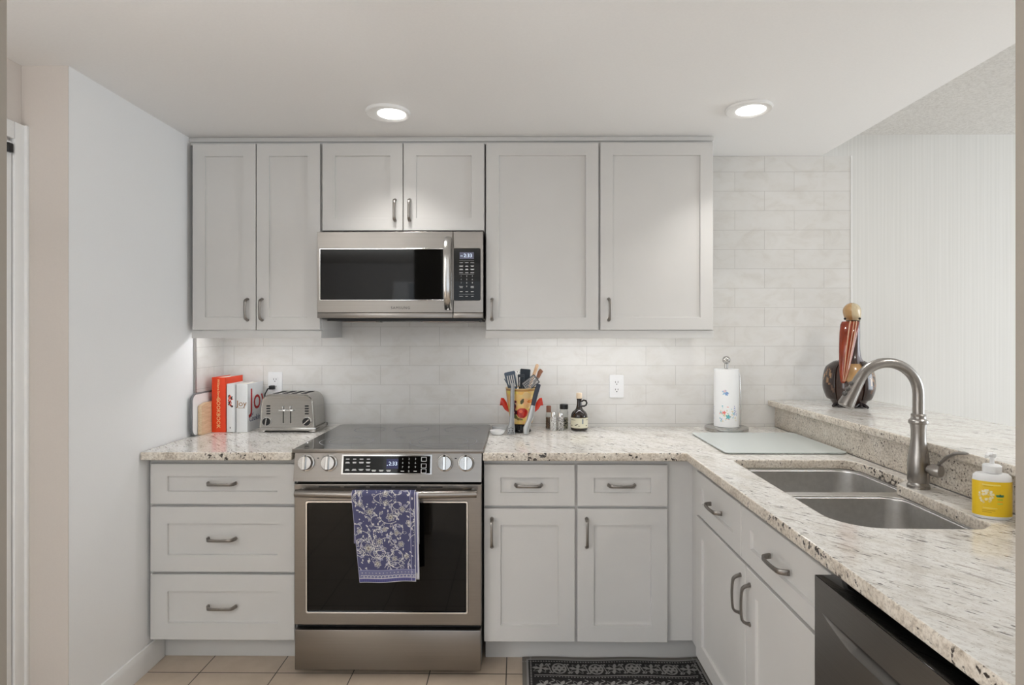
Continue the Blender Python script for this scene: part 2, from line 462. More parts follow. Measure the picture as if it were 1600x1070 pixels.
# ------------------------------------------------------------------ room
YW, XL = 3.0, -1.54
ZC = 2.317; ZH = 2.427
YJ0, YJ1 = .56, .68
struct('floor', MB().box(-3.1, 5.3, -3.3, 3.15, -.1, 0), M['floor'], 'beige square floor tiles with dark grout')
struct('wall_back', MB().box(-1.7, 1.727, YW+.008, YW+.13, 0, 2.6), M['wall'], 'white wall behind the cabinets')
struct('wall_dining', MB().box(1.727, 5.3, YW+.002, YW+.13, 0, 2.6).box(1.56, 1.727, YW+.002, YW+.0078, ZC-.0008, 2.6), M['wallpaper'], 'pale striped wallpaper on the wall beyond the bar')
struct('wall_left', MB().box(XL-.12, XL, 1.966, YW+.008, 0, ZC+.05), M['wall'], 'white wall left of the counter')
struct('wall_hall', MB().box(-1.84, -1.702, YJ1, 1.963, 0, 2.6).box(-1.84, XL-.0003, 1.9635, 1.9655, 0, 2.6).box(-1.84, XL-.1205, 1.9655, 2.1, 0, 2.6), M['wall_warm'], 'short warm grey wall beside the shutter door')
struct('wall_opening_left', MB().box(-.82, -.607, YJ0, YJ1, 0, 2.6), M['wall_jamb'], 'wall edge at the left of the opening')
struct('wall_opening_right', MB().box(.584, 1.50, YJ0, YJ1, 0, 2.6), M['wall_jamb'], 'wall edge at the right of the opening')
struct('ceiling_soffit', MB().box(-1.86, 1.58, YJ0, YW+.008, ZC, 2.60, bev=.003), M['ceiling'], 'lowered smooth ceiling over the kitchen')
struct('ceiling', MB().box(1.58, 5.3, YJ0, 3.15, ZH, 2.6).box(-3.1, 5.3, -3.3, YJ0, ZH, 2.6), M['popcorn'], 'textured ceiling of the room beyond')
struct('wall_rear', MB().box(-3.1, -1.6, -3.3, -3.2, 0, 2.6).box(2.6, 5.3, -3.3, -3.2, 0, 2.6).box(-1.6, 2.6, -3.3, -3.2, 2.15, 2.6), M['wall'])
struct('wall_far_left', MB().box(-3.1, -3.0, -3.3, 3.1, 0, 2.6), M['wall_warm'])
struct('wall_right', MB().box(5.2, 5.3, -3.3, .2, 0, 2.6).box(5.2, 5.3, 2.6, 3.1, 0, 2.6).box(5.2, 5.3, .2, 2.6, 0, .55).box(5.2, 5.3, .2, 2.6, 2.15, 2.6), M['wall'])
struct('wall_knee', MB().box(1.36, 1.48, YJ1+.002, YW+.001, 0, 1.02), M['wall'], 'low wall carrying the raised bar')
# baseboard on the left wall
def prof_y(poly, x_of, y0, y1):
    return MB().rings([[V((x_of(u), y, v)) for u, v in poly] for y in (y0, y1)])
bp = [(0, 0), (.014, 0), (.014, .075), (.010, .088), (.006, .098), (0, .10)]
struct('baseboard_left', prof_y(bp, lambda u: XL+.0005+u, 1.965, 2.482), M['trim'], 'white moulded baseboard on the left wall')
# tile work
XR = 1.727
tb = MB().box(XL+.009, XR, YW-.001, YW+.0079, .80, ZC-.001)
struct('tile_backsplash', tb, M['tile'], 'cream running-bond wall tile')
struct('tile_side_panel', MB().box(XL+.0005, XL+.009, 2.735, YW+.0079, .80, 1.405), M['tile'], 'cream tile returning onto the left wall')
struct('trim_1', MB().box(XL+.0005, XL+.012, 2.726, 2.7345, .915, 1.405, bev=.0015), M['nickel'], 'thin metal tile edge strip on left wall')
struct('trim_2', MB().box(XR, XR+.008, YW-.004, YW+.0019, 1.054, ZC, bev=.001), M['trim'], 'white edge strip where tile meets wallpaper')
# crown strip above the wall cabinets
struct('trim_3', MB().box(XL+.001, .915, 2.690, 2.998, 2.2955, 2.3165, bev=.002).box(XL+.001, .912, 2.700, 2.998, 2.2832, 2.2954), M['cabinet'], 'flat white strip between cabinets and ceiling')

# louvred shutter door in the hall wall
d = bpy.data.objects.new('door_1', None); COL.objects.link(d); d.location = (-1.7020, 1.5, 0); d['kind'] = 'structure'
d['label'] = 'white louvred shutter door at the left edge'
cs = MB()
cs.box(-1.7015, -1.6820, 1.915, 1.963, 0, 2.108, bev=.003).box(-1.7015, -1.6740, 1.952, 1.964, 0, 2.108, bev=.002)
cs.box(-1.7015, -1.6820, .70, 1.915, 2.05, 2.108, bev=.003)
cs.build('casing', M['trim'], d)
st = MB().box(-1.7015, -1.6900, 1.865, 1.912, .01, 2.04, bev=.002).box(-1.7015, -1.6900, 1.20, 1.24, .01, 2.04, bev=.002)
st.box(-1.7015, -1.6900, 1.24, 1.865, 1.96, 2.04).box(-1.7015, -1.6900, 1.24, 1.865, .01, .12)
st.build('stile', M['trim'], d)
lv = MB()
for k in range(28):
    z = .14+k*.065
    lv.rings([[V((-1.7015, y, z+.06)), V((-1.7015, y, z+.052)), V((-1.6865, y, z)), V((-1.6855, y, z+.008))] for y in (1.241, 1.864)])
lv.build('slat_panel', M['trim'], d)
MB().box(-1.6900, -1.6770, 1.885, 1.905, 2.0, 2.03, bev=.002).build('hinge', M['black'], d)

# ------------------------------------------------------------------ cabinet doors, drawers, pulls
def fmap(face, f):      # (u, v, d) -> world, d measured outward from the carcass
    if face == 'y': return lambda u, v, d: V((u, f-d, v))
    return lambda u, v, d: V((f-d, u, v))
def shaker(mb, u0, u1, v0, v1, fn, fw=.058, t=.020, rec=.009, fh=None):
    fh = fh or fw
    b = .0018
    def loop(a, c, d): return [fn(u0+a, v0+c, d), fn(u1-a, v0+c, d), fn(u1-a, v1-c, d), fn(u0+a, v1-c, d)]
    mb.rings([loop(0, 0, 0), loop(0, 0, t-b), loop(b, b, t), loop(fw, fh, t), loop(fw+.002, fh+.002, t-rec), loop(fw+.0021, fh+.0021, t-rec-.0001)])
    return mb
def pull(mb, fn, u, v, L, vertical, t=.020, h=.030, w=.0052):
    pts = []
    for k in range(25):
        s = math.sin(PI/2*(-1+2*k/24))
        dd = t-.002 + h*(1-abs(s)**14)*(0.84+.16*(1-s*s))
        ss = s*L/2*(1-.04*(1-abs(s)))
        pts.append(fn(u, v+ss, dd) if vertical else fn(u+ss, v, dd))
    side = (fn(1, 0, 0)-fn(0, 0, 0)) if vertical else (fn(0, 1, 0)-fn(0, 0, 0))
    rad = [w*(1.05+.35*abs(math.sin(PI/2*(-1+2*k/24)))**3) for k in range(25)]
    mb.tube(pts, rad, up=side, su=1.0, sv=.55, square=True)
    for s in (-1, 1):
        p = fn(u, v+s*L/2, t) if vertical else fn(u+s*L/2, v, t); q = fn(u, v+s*L/2, t+.004) if vertical else fn(u+s*L/2, v, t+.004)
        mb.tube([p, q], w*1.35, n=10)
    return mb
def door_part(parent, u0, u1, v0, v1, fn, hu=None, hv=None, hl=.115, kind='door', vertical=True, fw=.058, fh=None):
    dr = shaker(MB(), u0, u1, v0, v1, fn, fw, fh=fh).build(kind, M['cabinet'], parent, ang=30)
    if hu is not None: pull(MB(), fn, hu, hv, hl, vertical).build('handle', M['handle'], dr)
    return dr

# wall cabinets ------------------------------------------------------------
ZB, ZT = 1.413, 2.283
def wall_cab(label, x0, x1, z0, z1, doors, rail, hl=.098):
    t = thing('wall_cabinet', label, 'cabinet', ((x0+x1)/2, 2.85, z0))
    fy = 2.690
    MB().box(x0, x1, fy, YW-.002, z0, z1, bev=.001).build('body', M['cabinet'], t)
    fn = fmap('y', fy-.0005)
    for (a, b, hu) in doors:
        door_part(t, a, b, z0+.001, z1-.002, fn, hu, (z0+.095), hl)
    if rail:
        mb = MB().box(x0, x1, fy-.012, fy+.006, z0-.038, z0-.0025, bev=.0015)
        mb.box(x1-.018, x1, fy+.006, YW-.002, z0-.038, z0-.0005)
        mb.build('light_rail', M['cabinet'], t)
    return t
wall_cab('tall white two-door wall cabinet at left end, beside microwave', -1.520, -.912, ZB, ZT,
         [(-1.512, -1.2165, -1.254), (-1.2125, -.916, -1.186)], True)
wall_cab('short white two-door wall cabinet directly above microwave', -.908, -.150, 1.874, ZT,
         [(-.905, -.531, -.566), (-.527, -.153, -.498)], False)
wall_cab('wide white two-door wall cabinet to the right of microwave', -.146, .912, ZB, ZT,
         [(-.143, .377, -.116), (.386, .906, .424)], True)

# base cabinets ------------------------------------------------------------
FY = 2.400
def toe(mb, x0, x1): return mb.box(x0, x1, 2.486, 2.50, .0005, .127, bev=.001)
t = thing('base_cabinet', 'white three-drawer base cabinet left of the range', 'cabinet', (-1.2, 2.7, 0))
MB().box(-1.536, -.918, FY, YW-.003, .122, .8785).build('body', M['cabinet'], t)
toe(MB(), -1.535, -.918).build('toe_kick', M['cabinet'], t)
fn = fmap('y', FY-.0005)
for z0, z1 in ((.689, .856), (.408, .678), (.126, .397)):
    door_part(t, -1.524, -.922, z0, z1, fn, -1.224, (z0+z1)/2+.004, .115, 'drawer', False, .072, min(.07, (z1-z0)*.31))
t = thing('base_cabinet', 'white base cabinet right of the range, two drawers over two doors', 'cabinet', (.24, 2.7, 0))
MB().box(-.138, .76, FY, YW-.003, .122, .8785).build('body', M['cabinet'], t)
toe(MB(), -.136, .80).build('toe_kick', M['cabinet'], t)
for a, b, h in ((-.136, .239, -.104), (.249, .621, .287)):
    door_part(t, a, b, .685, .856, fn, (a+b)/2-.004, .772, .108, 'drawer', False, .068, .054)
    door_part(t, a, b, .124, .674, fn, h, .575, .118, 'door', True, .068, .068)

FX = .728
t = thing('base_cabinet', 'white sink base cabinet facing left under the peninsula counter', 'cabinet', (1.0, 1.8, 0))
MB().box(FX, FX+.02, 1.300, 2.3995, .122, .8785).box(FX+.02, 1.335, 1.300, 1.318, .122, .8785).box(FX+.02, 1.335, 2.38, 2.3995, .122, .8785).box(FX+.02, 1.335, 1.318, 2.38, .122, .14).box(1.32, 1.335, 1.318, 2.38, .14, .8785).build('body', M['cabinet'], t)
MB().box(.80, .815, 1.300, 2.3995, .0005, .1215).build('toe_kick', M['cabinet'], t)
fx = fmap('x', FX-.0005)
for a, b in ((1.305, 1.822), (1.828, 2.285)):
    door_part(t, a, b, .690, .856, fx, (a+b)/2, .775, .115, 'drawer', False, .068, .054)
for a, b, h in ((1.305, 1.787, 1.755), (1.793, 2.285, 1.828)):
    door_part(t, a, b, .126, .679, fx, h, .575, .120, 'door', True, .068, .068)

# ------------------------------------------------------------------ counters, bar
ZK0, ZK1 = .880, .914
def granite_slab(name, outline, holes, z0, z1, label, cat, group=None):
    me = slab_mesh(outline, holes, z0, z1, .005)
    mb = MB(); mb.mesh(me)
    o = mb.build(name, [M['granite'], M['granite_edge']], ang=40)
    for p in o.data.polygons:
        if abs(p.normal.z) < .8: p.material_index = 1
    return tag(o, label, cat, group)
granite_slab('granite_countertop', [(-1.535, 2.335), (-.918, 2.335), (-.918, 2.997), (-1.535, 2.997)], [], ZK0, ZK1,
             'short granite countertop left of the range, under toaster', 'countertop')
cut = fillet([(.818, 1.445, .11), (1.155, 1.440, .03), (1.203, 1.475, .02), (1.222, 1.865, .01), (1.282, 1.915, .02), (1.285, 2.215, .07), (.825, 2.215, .035)], 8)
granite_slab('granite_countertop', [(-.138, 2.335), (.685, 2.335), (.680, .685), (1.335, .685), (1.335, 2.997), (-.138, 2.997)], [cut], ZK0, ZK1,
             'long L-shaped granite countertop with sink cutout, right of range', 'countertop')
t = thing('raised_bar', 'raised granite bar ledge behind sink and faucet', 'bar', (1.55, 1.8, .914))
o = MB().mesh(slab_mesh([(1.300, .685), (1.845, .685), (1.845, 2.997), (1.300, 2.997)], [], 1.0225, 1.053, .006)).build('bar_top', [M['granite'], M['granite_splash']], t, ang=40)
for p in o.data.polygons:
    if abs(p.normal.z) < .8: p.material_index = 1
MB().box(1.3355, 1.3595, .686, 2.997, ZK1+.0005, 1.0223, bev=.001).build('splash_panel', M['granite_splash'], t)

# sink -----------------------------------------------------------------------
t = thing('kitchen_sink', 'undermounted stainless double-bowl kitchen sink in peninsula counter', 'sink', (1.05, 1.83, .69))
b1 = fillet([(.823, 1.453, .11), (1.208, 1.453, .05), (1.218, 1.848, .06), (.823, 1.848, .05)], 8)
b2 = fillet([(.823, 1.892, .05), (1.277, 1.892, .06), (1.279, 2.210, .075), (.823, 2.210, .05)], 8)
MB().mesh(slab_mesh(fillet([(.80, 1.425, .1), (1.30, 1.425, .05), (1.30, 2.235, .05), (.80, 2.235, .05)], 6), [b1, b2], .8745, .8792, .001)).build('rim', M['steel_sink'], t)
def bowl(poly, zb, cx, cy):
    def sc(k, z): return [V((cx+(x-cx)*k, cy+(y-cy)*k, z)) for x, y in poly]
    rs = [sc(1, .8746), sc(.998, .87), sc(.985, .76), sc(.975, .735), sc(.955, .715), sc(.92, zb+.006), sc(.86, zb), sc(.3, zb-.004), sc(.12, zb-.005)]
    mb = MB(); mb.rings(rs, cap0=False, cap1=True)
    o = mb.build('bowl', M['steel_sink'], t, ang=50, recalc=False)
    for p in o.data.polygons: pass
    sd = o.modifiers.new('sheet', 'SOLIDIFY'); sd.thickness = .0015; sd.offset = 0
    MB().lathe([(.044, zb-.0045), (.044, zb-.001), (.036, zb-.001), (.030, zb-.004), (.0, zb-.004)], (cx, cy, 0)).build('drain', M['chrome'], o)
bowl(b1, .695, 1.02, 1.65)
bowl(b2, .695, 1.05, 2.05)

# faucet ---------------------------------------------------------------------
fx0, fy0 = 1.262, 1.822
t = thing('kitchen_faucet', 'tall brushed nickel gooseneck faucet behind the sink', 'faucet', (fx0, fy0, .9145))
zb = .9145
MB().lathe([(.0, 0), (.031, 0), (.031, .008), (.028, .012), (.0275, .018), (.030, .022), (.0295, .05), (.0305, .07), (.0285, .095), (.0235, .125), (.0205, .150),
            (.0205, .180), (.0225, .196), (.0225, .2), (.0, .2)], (fx0, fy0, zb)).build('body', M['nickel'], t)
MB().lathe([(.0, .2), (.026, .2), (.0275, .205), (.0265, .211), (.021, .216), (.0195, .222), (.021, .228), (.0185, .232), (.0, .232)], (fx0, fy0, zb)).build('collar', M['nickel'], t)
ra = .098; zc = 1.208; cx = fx0-ra
pts = [(fx0, fy0, zb+.225), (fx0, fy0, zc-.03)] + [(cx+ra*math.cos(R(a)), fy0, zc+ra*math.sin(R(a))) for a in range(0, 153, 8)]
MB().tube(pts, .0160, n=20, up=(0, 1, 0)).build('spout', M['nickel'], t)
e = V(pts[-1]); dr = V((-math.sin(R(152)), 0, math.cos(R(152))))
hd = MB().tube([e-dr*.001, e+dr*.004], .0168, n=20, up=(0, 1, 0))
hd.tube([e+dr*.004, e+dr*.02, e+dr*.055, e+dr*.088, e+dr*.092], [.0168, .0172, .020, .0232, .0232], n=22, up=(0, 1, 0))
hd.tube([e+dr*.092, e+dr*.096, e+dr*.0965], [.0215, .0215, .016], n=22, up=(0, 1, 0))
h = hd.build('spray_head', M['nickel'], t)
bn = MB(); sd = V((-dr.z, 0, dr.x)); sd = sd if sd.x < 0 else -sd
for k, (a, r_) in enumerate(((.024, .0065), (.045, .0075), (.062, .0075))):
    bn.ball(e+dr*a+sd*(.018+a*.06)+V((0, -.004, 0)), r_, n=12, m=8)
bn.build('spray_button', plain('dark_button_rubber', rgb(92, 90, 88), .4), h)
k0 = V((fx0, fy0, .978)); dk = V((.42, -.90, 0)).normalized()
MB().tube([k0+dk*.018, k0+dk*.038, k0+dk*.040, k0+dk*.062, k0+dk*.066, k0+dk*.067], [.012, .012, .019, .0195, .017, .010], n=22, up=(0, 0, 1)).build('valve_knob', M['nickel'], t)
lp = [k0+dk*.052+V((0, 0, .012)), k0+dk*.058+V((.002, -.01, .030)), k0+dk*.07+V((-.006, -.028, .052)), k0+dk*.085+V((-.016, -.052, .070)), k0+dk*.10+V((-.026, -.074, .078)), k0+dk*.105+V((-.03, -.082, .079))]
MB().tube(lp, [.0055, .0065, .0075, .0085, .008, .004], n=14, up=(1, .3, 0), su=1.15, sv=.6).build('lever', M['nickel'], t)

# ------------------------------------------------------------------ range
x0, x1 = -.906, -.144
xc = (x0+x1)/2
t = thing('kitchen_range', 'stainless steel slide-in electric range between the base cabinets', 'range', (xc, 2.65, 0))
MB().box(x0+.004, x1-.004, 2.39, 2.985, .03, .905).box(x0+.03, x1-.03, 2.42, 2.9, .0005, .03).build('body', M['black'], t)
ck = MB().mesh(slab_mesh(fillet([(-.914, 2.345, .004), (-.136, 2.345, .004), (-.136, 2.965, .012), (-.150, 2.985, .01), (-.900, 2.985, .01), (-.914, 2.965, .012)], 4), [], .9146, .926, .002))
def cook_mat():
    m, nt, b = new_mat('ceramic_cooktop')
    b.inputs['Base Color'].default_value = rgb(15, 15, 17); b.inputs['Roughness'].default_value = .06
    b.inputs['Specular IOR Level'].default_value = .75
    b.inputs['Coat Weight'].default_value = .6; b.inputs['Coat Roughness'].default_value = .03
    return m
ckt = ck.build('cooktop', cook_mat(), t)
rg = MB()
def ring(cx, cy, r, w=.0014):
    n = 64
    rg.rings([[V((cx+q*math.cos(2*PI*i/n), cy+q*math.sin(2*PI*i/n), .9263)) for i in range(n)] for q in (r-w, r+w)], False, False)
for cx, cy, r in ((-.745, 2.52, .115), (-.745, 2.52, .075), (-.32, 2.51, .145), (-.32, 2.51, .105), (-.72, 2.82, .075), (-.52, 2.83, .085), (-.27, 2.83, .085), (-.53, 2.60, .02)):
    ring(cx, cy, r)
rg.build('burner_ring', plain('burner_print', rgb(150, 152, 158), .4), ckt, recalc=False)
MB().box(-.916, -.134, 2.336, 2.3448, .9105, .927, bev=.0015).build('cooktop_trim', M['steel'], t)
# control panel, slanted
def cp(u, v, d):            # u = x, v = 0..1 up the panel, d outward
    return V((u, 2.322+.020*v-d, .799+.111*v))
pm = MB().rings([[cp(a, v, 0) for a, v in ((x0, 0), (x1, 0), (x1, 1), (x0, 1))][::-1], [V((a, 2.40, z)) for a, z in ((x0, .799), (x1, .799), (x1, .91), (x0, .91))][::-1]])
pm.build('control_panel', M['steel'], t)
cn = (cp(0, 0, 0)-cp(0, 0, -1)).normalized(); up = (cp(0, 1, 0)-cp(0, 0, 0)).normalized()
cn = V((1, 0, 0)).cross(up); cn = cn if cn.y < 0 else -cn
def cpn(u, v, d): return cp(u, v, 0)+cn*d
for kx in (-.856, -.763, -.292, -.206):
    c = cpn(kx, .66, 0)
    kb = MB().lathe([(.034, .0003), (.034, .004), (.031, .006)], c, cn, 32).lathe([(.0285, .006), (.0285, .022), (.0265, .026), (.0, .027)], c, cn, 36)
    k = kb.build('knob', M['satin'], t)
    g = MB().tube([c+cn*.026+up*.027, c+cn*.034+up*.024, c+cn*.034-up*.024, c+cn*.026-up*.027], .0055, up=(1, 0, 0), square=True)
    g.build('grip', M['chrome'], k)
lx0, lx1 = -.705, -.352
pan = MB().rings([[cpn(a, v, d) for a, v in ((lx0, .30), (lx1, .30), (lx1, .90), (lx0, .90))] for d in (.0005, .0022)])
pd = pan.build('display', M['black_glass'], t)
bz = MB()
for a, b, va, vb in ((lx0-.007, lx1+.007, .90, .945), (lx0-.007, lx1+.007, .255, .30), (lx0-.007, lx0, .30, .90), (lx1, lx1+.007, .30, .90)):
    bz.rings([[cpn(p, q, d) for p, q in ((a, va), (b, va), (b, vb), (a, vb))] for d in (.0005, .003)])
bz.build('bezel', M['chrome'], pd)
def cpt(u, v, d=.0024): return frame_mat(cpn(u, v, d), (1, 0, 0), up)
MB().rings([[cpn(a, v, d) for a, v in ((-.530, .46), (-.482, .46), (-.482, .80), (-.530, .80))] for d in (.0022, .0024)]).build('clock_window', M['display_blue'], pd)
MB().mesh(text_mesh('2:33', .021), cpt(-.503, .63, .0027)).mesh(text_mesh('.', .03), cpt(-.526, .64, .0027)).build('clock_digits', M['digits'], pd)
lg = MB()
for i, n_ in enumerate('123456789'):
    lg.mesh(text_mesh(n_, .011), cpt(-.464+.026*(i % 3), .80-.145*(i//3)))
lg.mesh(text_mesh('0', .011), cpt(-.438, .365))
def bar(u, v, w, h=.025): lg.rings([[cpn(p, q, d) for p, q in ((u-w, v-h), (u+w, v-h), (u+w, v+h), (u-w, v+h))] for d in (.0023, .0025)])
rnd = random.Random(4)
for r_, vv in enumerate((.79, .68, .655, .545, .43, .40)):
    for c_ in range(4):
        if r_ in (3,) and c_ < 3: continue
        bar(-.688+.028*c_, vv, .006+rnd.random()*.004, .014)
for u in (-.58, -.55, -.52): bar(u, .40, .009, .014); bar(u, .365, .007, .012)
for u in (-.464, -.412): bar(u, .37, .007, .014)
for v in (.79, .56, .38):
    for a, b, c_, d_ in ((-.378, v-.07, .010, .008), (-.378, v+.07, .010, .008)): bar(a, b, c_, d_)
    for u in (-.388, -.368): bar(u, v, .0012, .07)
lg.build('key_legend', M['print_white'], pd)
for u in (-.8095, -.249): MB().rings([[cpn(p, q, d) for p, q in ((u-.004, .80), (u+.004, .80), (u+.004, .84), (u-.004, .84))] for d in (.0003, .0006)]).build('dial_marking', M['print_black'], t)
# oven door
fyd = 2.335
od = MB()
wx0, wx1, wz0, wz1 = -.858, -.200, .262, .716
o_ = MB().mesh(slab_mesh(rrect(x0, x1, .213, .786, .004, 3), [rrect(wx0, wx1, wz0, wz1, .008, 4)], -.02, .02, .003), Matrix(((1, 0, 0, 0), (0, 0, -1, fyd+.02), (0, 1, 0, 0), (0, 0, 0, 1))))
door = o_.build('oven_door', M['steel'], t)
MB().box(wx0-.002, wx1+.002, fyd+.004, fyd+.03, wz0-.002, wz1+.002).build('window', M['black_glass'], door)
bf = MB()
for pol, hole in ((rrect(wx0-.001, wx1+.001, wz0-.001, wz1+.001, .008, 4), rrect(wx0+.005, wx1-.005, wz0+.005, wz1-.005, .006, 4)),):
    bf.mesh(slab_mesh(pol, [hole], -.0022, .0022, .0008), Matrix(((1, 0, 0, 0), (0, 0, -1, fyd-.0008), (0, 1, 0, 0), (0, 0, 0, 1))))
bf.build('window_trim', M['chrome'], door)
hb = MB(); hp = []
for k in range(21):
    s = k/20; x = x0+.018+(x1-x0-.036)*s; a = 1-(2*s-1)**2
    hp.append((x, fyd-.034-.018*a, .757))
hb.tube(hp, .0155, n=16, up=(0, 0, 1))
for x in (x0+.032, x1-.032):
    hb.tube([(x, fyd, .757), (x, fyd-.036, .757)], [.013, .013], n=12, up=(0, 0, 1))
hb.build('door_handle', M['steel'], door)
vt = MB()
for k in range(5): vt.box(x0+.10+.104*k, x0+.10+.104*k+.088, fyd-.0012, fyd+.001, .7725, .7765)
vt.build('vent_slot', M['black'], door)
MB().box(x0+.006, x1-.006, fyd+.02, fyd+.05, .197, .215).build('gap_strip', M['dark_gap'], t)
MB().box(x0+.002, x1-.002, fyd-.002, fyd+.06, .030, .194, bev=.004).build('storage_drawer', M['steel'], t)

# towel -----------------------------------------------------------------------
def towel():
    blue = rgb(78, 79, 112); white = rgb(212, 209, 206); cream = rgb(186, 180, 168); pale = rgb(140, 140, 172)
    W, H = 300, 412
    c = Canvas(W, H, blue); rn = random.Random(11)
    def curl(x, y, r, a0, turn, n=22, shrink=.985):
        p = [(x, y)]; a = a0
        for k in range(n): a += turn; p.append((p[-1][0]+r*math.cos(a), p[-1][1]+r*math.sin(a))); r *= shrink
        return p
    for k in range(40):
        x, y = rn.uniform(0, W), rn.uniform(0, 350)
        p = curl(x, y, 10, rn.uniform(0, 6.28), rn.choice((-1, 1))*rn.uniform(.12, .3), 16, .96)
        c.line(p, 1.2, white)
        for q in range(2, len(p)-1, 4):
            a = math.atan2(p[q+1][1]-p[q][1], p[q+1][0]-p[q][0])+rn.choice((-1, 1))*rn.uniform(.6, 1.2)
            c.leaf(p[q][0], p[q][1], rn.uniform(16, 26), rn.uniform(4, 6.5), a, white, blue if rn.random() < .6 else pale)
    for x, y, r in ((238, 52, 17), (82, 66, 21), (180, 92, 23), (268, 120, 17), (120, 210, 19), (62, 244, 26), (226, 226, 17), (252, 286, 16), (104, 318, 20), (190, 296, 16), (36, 26, 16), (160, 22, 17), (24, 160, 14), (150, 150, 14), (206, 170, 15)):
        c.disc(x, y, r*1.05, blue)
        for k in range(6): c.leaf(x, y, r, r*.36, k*2*PI/6+x, white, rgb(120, 118, 130))
        c.disc(x, y, r*.42, cream); c.disc(x, y, r*.2, rgb(120, 112, 112))
    for _ in range(90): c.disc(rn.uniform(4, W-4), rn.uniform(4, 348), rn.uniform(1.6, 3), white)
    for _ in range(90): c.leaf(rn.uniform(4, W-4), rn.uniform(4, 348), rn.uniform(10, 18), 3.2, rn.uniform(0, 6), white)
    c.rect(0, W, 350, 392, rgb(112, 112, 148)); c.rect(0, W, 350, 354, pale); c.rect(0, W, 388, 392, white)
    for k in range(16):
        x = 10+k*18.6
        c.line(curl(x, 380, 4.2, -1.2, .42, 12, .96), 1.3, white); c.disc(x+9, 364, 2.4, white)
    c.rect(0, W, 392, H, rgb(92, 92, 140))
    for k in range(75): c.rect(k*4, k*4+1.3, 396, 408, rgb(66, 66, 120))
    c.rect(0, W, 409, H, white); c.rect(0, 3, 0, H, rgb(168, 166, 188)); c.rect(W-5, W, 0, H, rgb(196, 194, 205)); c.rect(W-26, W-23, 0, H, rgb(168, 166, 190))
    cx = -.525; zb = .757; yb = fyd-.052; rr = .0175
    def sheet(L0, L1, xl, xr, off, skew, bot, amp=.004):
        # from the back bottom (t = 0), over the bar, to the front bottom (t = 1)
        Lt = L0+PI*rr+L1
        def fn(u, v):
            s = v*Lt; r_ = rr+off
            x = xl+(xr-xl)*u
            if s < L0: y = yb+r_; z = zb-(L0-s); k = 0
            elif s < L0+PI*rr:
                a = (s-L0)/rr; y = yb+r_*math.cos(a); z = zb+r_*math.sin(a); k = 0
            else:
                q = s-L0-PI*rr; k = q/L1; y = yb-r_+amp*math.sin(u*9+1)*k+.006*k; z = zb-q
                x += skew*(1-u)*k+.004*k
                z += bot*(u)*k
            return V((x, y, z))
        return fn
    back = np.zeros((60, 60, 3)); back[:] = rgb(150, 150, 180)[:3]
    n_front = .345/(.22+PI*rr+.345)
    full = Canvas(W, int(H/n_front*.995), rgb(88, 88, 142)).a
    full[-H:] = c.a; full[:-H] = c.a[:full.shape[0]-H][::-1] if full.shape[0]-H <= H else full[:-H]
    edge = np.zeros((60, 30, 3)); edge[:] = rgb(120, 120, 165)[:3]; edge[:, -6:] = rgb(206, 204, 212)[:3]; edge[-3:] = rgb(206, 204, 212)[:3]
    o = from_grids('dish_towel', [(sheet(.20, .345, -.653, -.402, .0015, .026, .008), 200, 400, full),
                                  (sheet(.20, .332, -.430, -.390, -.0035, .006, 0, 0), 30, 80, edge)], painted('towel_cloth', .9, bstr=.3))
    sd = o.modifiers.new('cloth', 'SOLIDIFY'); sd.thickness = .0012; sd.offset = 0
    tag(o, 'blue and white floral dish towel hanging over the oven handle', 'towel')
towel()

# ------------------------------------------------------------------ microwave
mx0, mx1, mz0, mz1 = -.914, -.155, 1.462, 1.862
my = 2.625
t = thing('microwave_oven', 'stainless over-the-range microwave mounted below the short cabinet', 'microwave', ((mx0+mx1)/2, 2.8, mz0))
MB().box(mx0+.010, mx1-.001, my+.035, YW-.003, mz0+.004, mz1-.002).build('body', M['black'], t)
xs = -.292
fl = Matrix(((1, 0, 0, 0), (0, 0, -1, my+.017), (0, 1, 0, 0), (0, 0, 0, 1)))
dm = MB().mesh(slab_mesh(rrect(mx0, xs-.001, mz0+.030, mz1, .003, 3), [rrect(mx0+.012, xs-.0005-.006, 1.548, 1.785, .004, 3)], -.017, .017, .002), fl)
dm.box(mx0, xs-.001, my, my+.034, mz0+.006, mz0+.0295, bev=.002)
dr = dm.build('door', M['steel'], t)
MB().box(mx0+.012, xs-.006, my+.003, my+.03, 1.547, 1.786).build('window', M['black_glass'], dr)
wt = MB().mesh(slab_mesh(rrect(mx0+.0115, xs-.0062, 1.5475, 1.7855, .004, 3), [rrect(mx0+.0155, xs-.010, 1.5515, 1.7815, .003, 3)], -.0015, .0015, .0005), Matrix(((1, 0, 0, 0), (0, 0, -1, my-.0008), (0, 1, 0, 0), (0, 0, 0, 1))))
wt.build('window_trim', M['chrome'], dr)
hp = [(xs-.022, my-.004-.045*(1-abs(-1+2*k/18)**4), 1.832-.322*k/18) for k in range(19)]
MB().tube(hp, .0165, up=(1, 0, 0), su=1, sv=.55, square=True).build('handle', M['satin'], dr)
MB().mesh(text_mesh('SAMSUNG', .0165, spacing=1.25), frame_mat((-.532, my-.0004, 1.514), *FRONT)).build('lettering', M['print_black'], dr)
cpm = MB().mesh(slab_mesh(rrect(xs+.001, mx1, mz0+.030, mz1, .003, 3), [rrect(xs+.0015, mx1-.012, 1.548, 1.785, .006, 4)], -.017, .017, .002), fl)
cpm.box(xs+.001, mx1, my, my+.034, mz0+.006, mz0+.0295, bev=.002)
cpn_ = cpm.build('control_panel', M['steel'], t)
MB().box(xs+.0015, mx1-.012, my+.002, my+.03, 1.547, 1.786).build('keypad', M['black_glass'], cpn_)
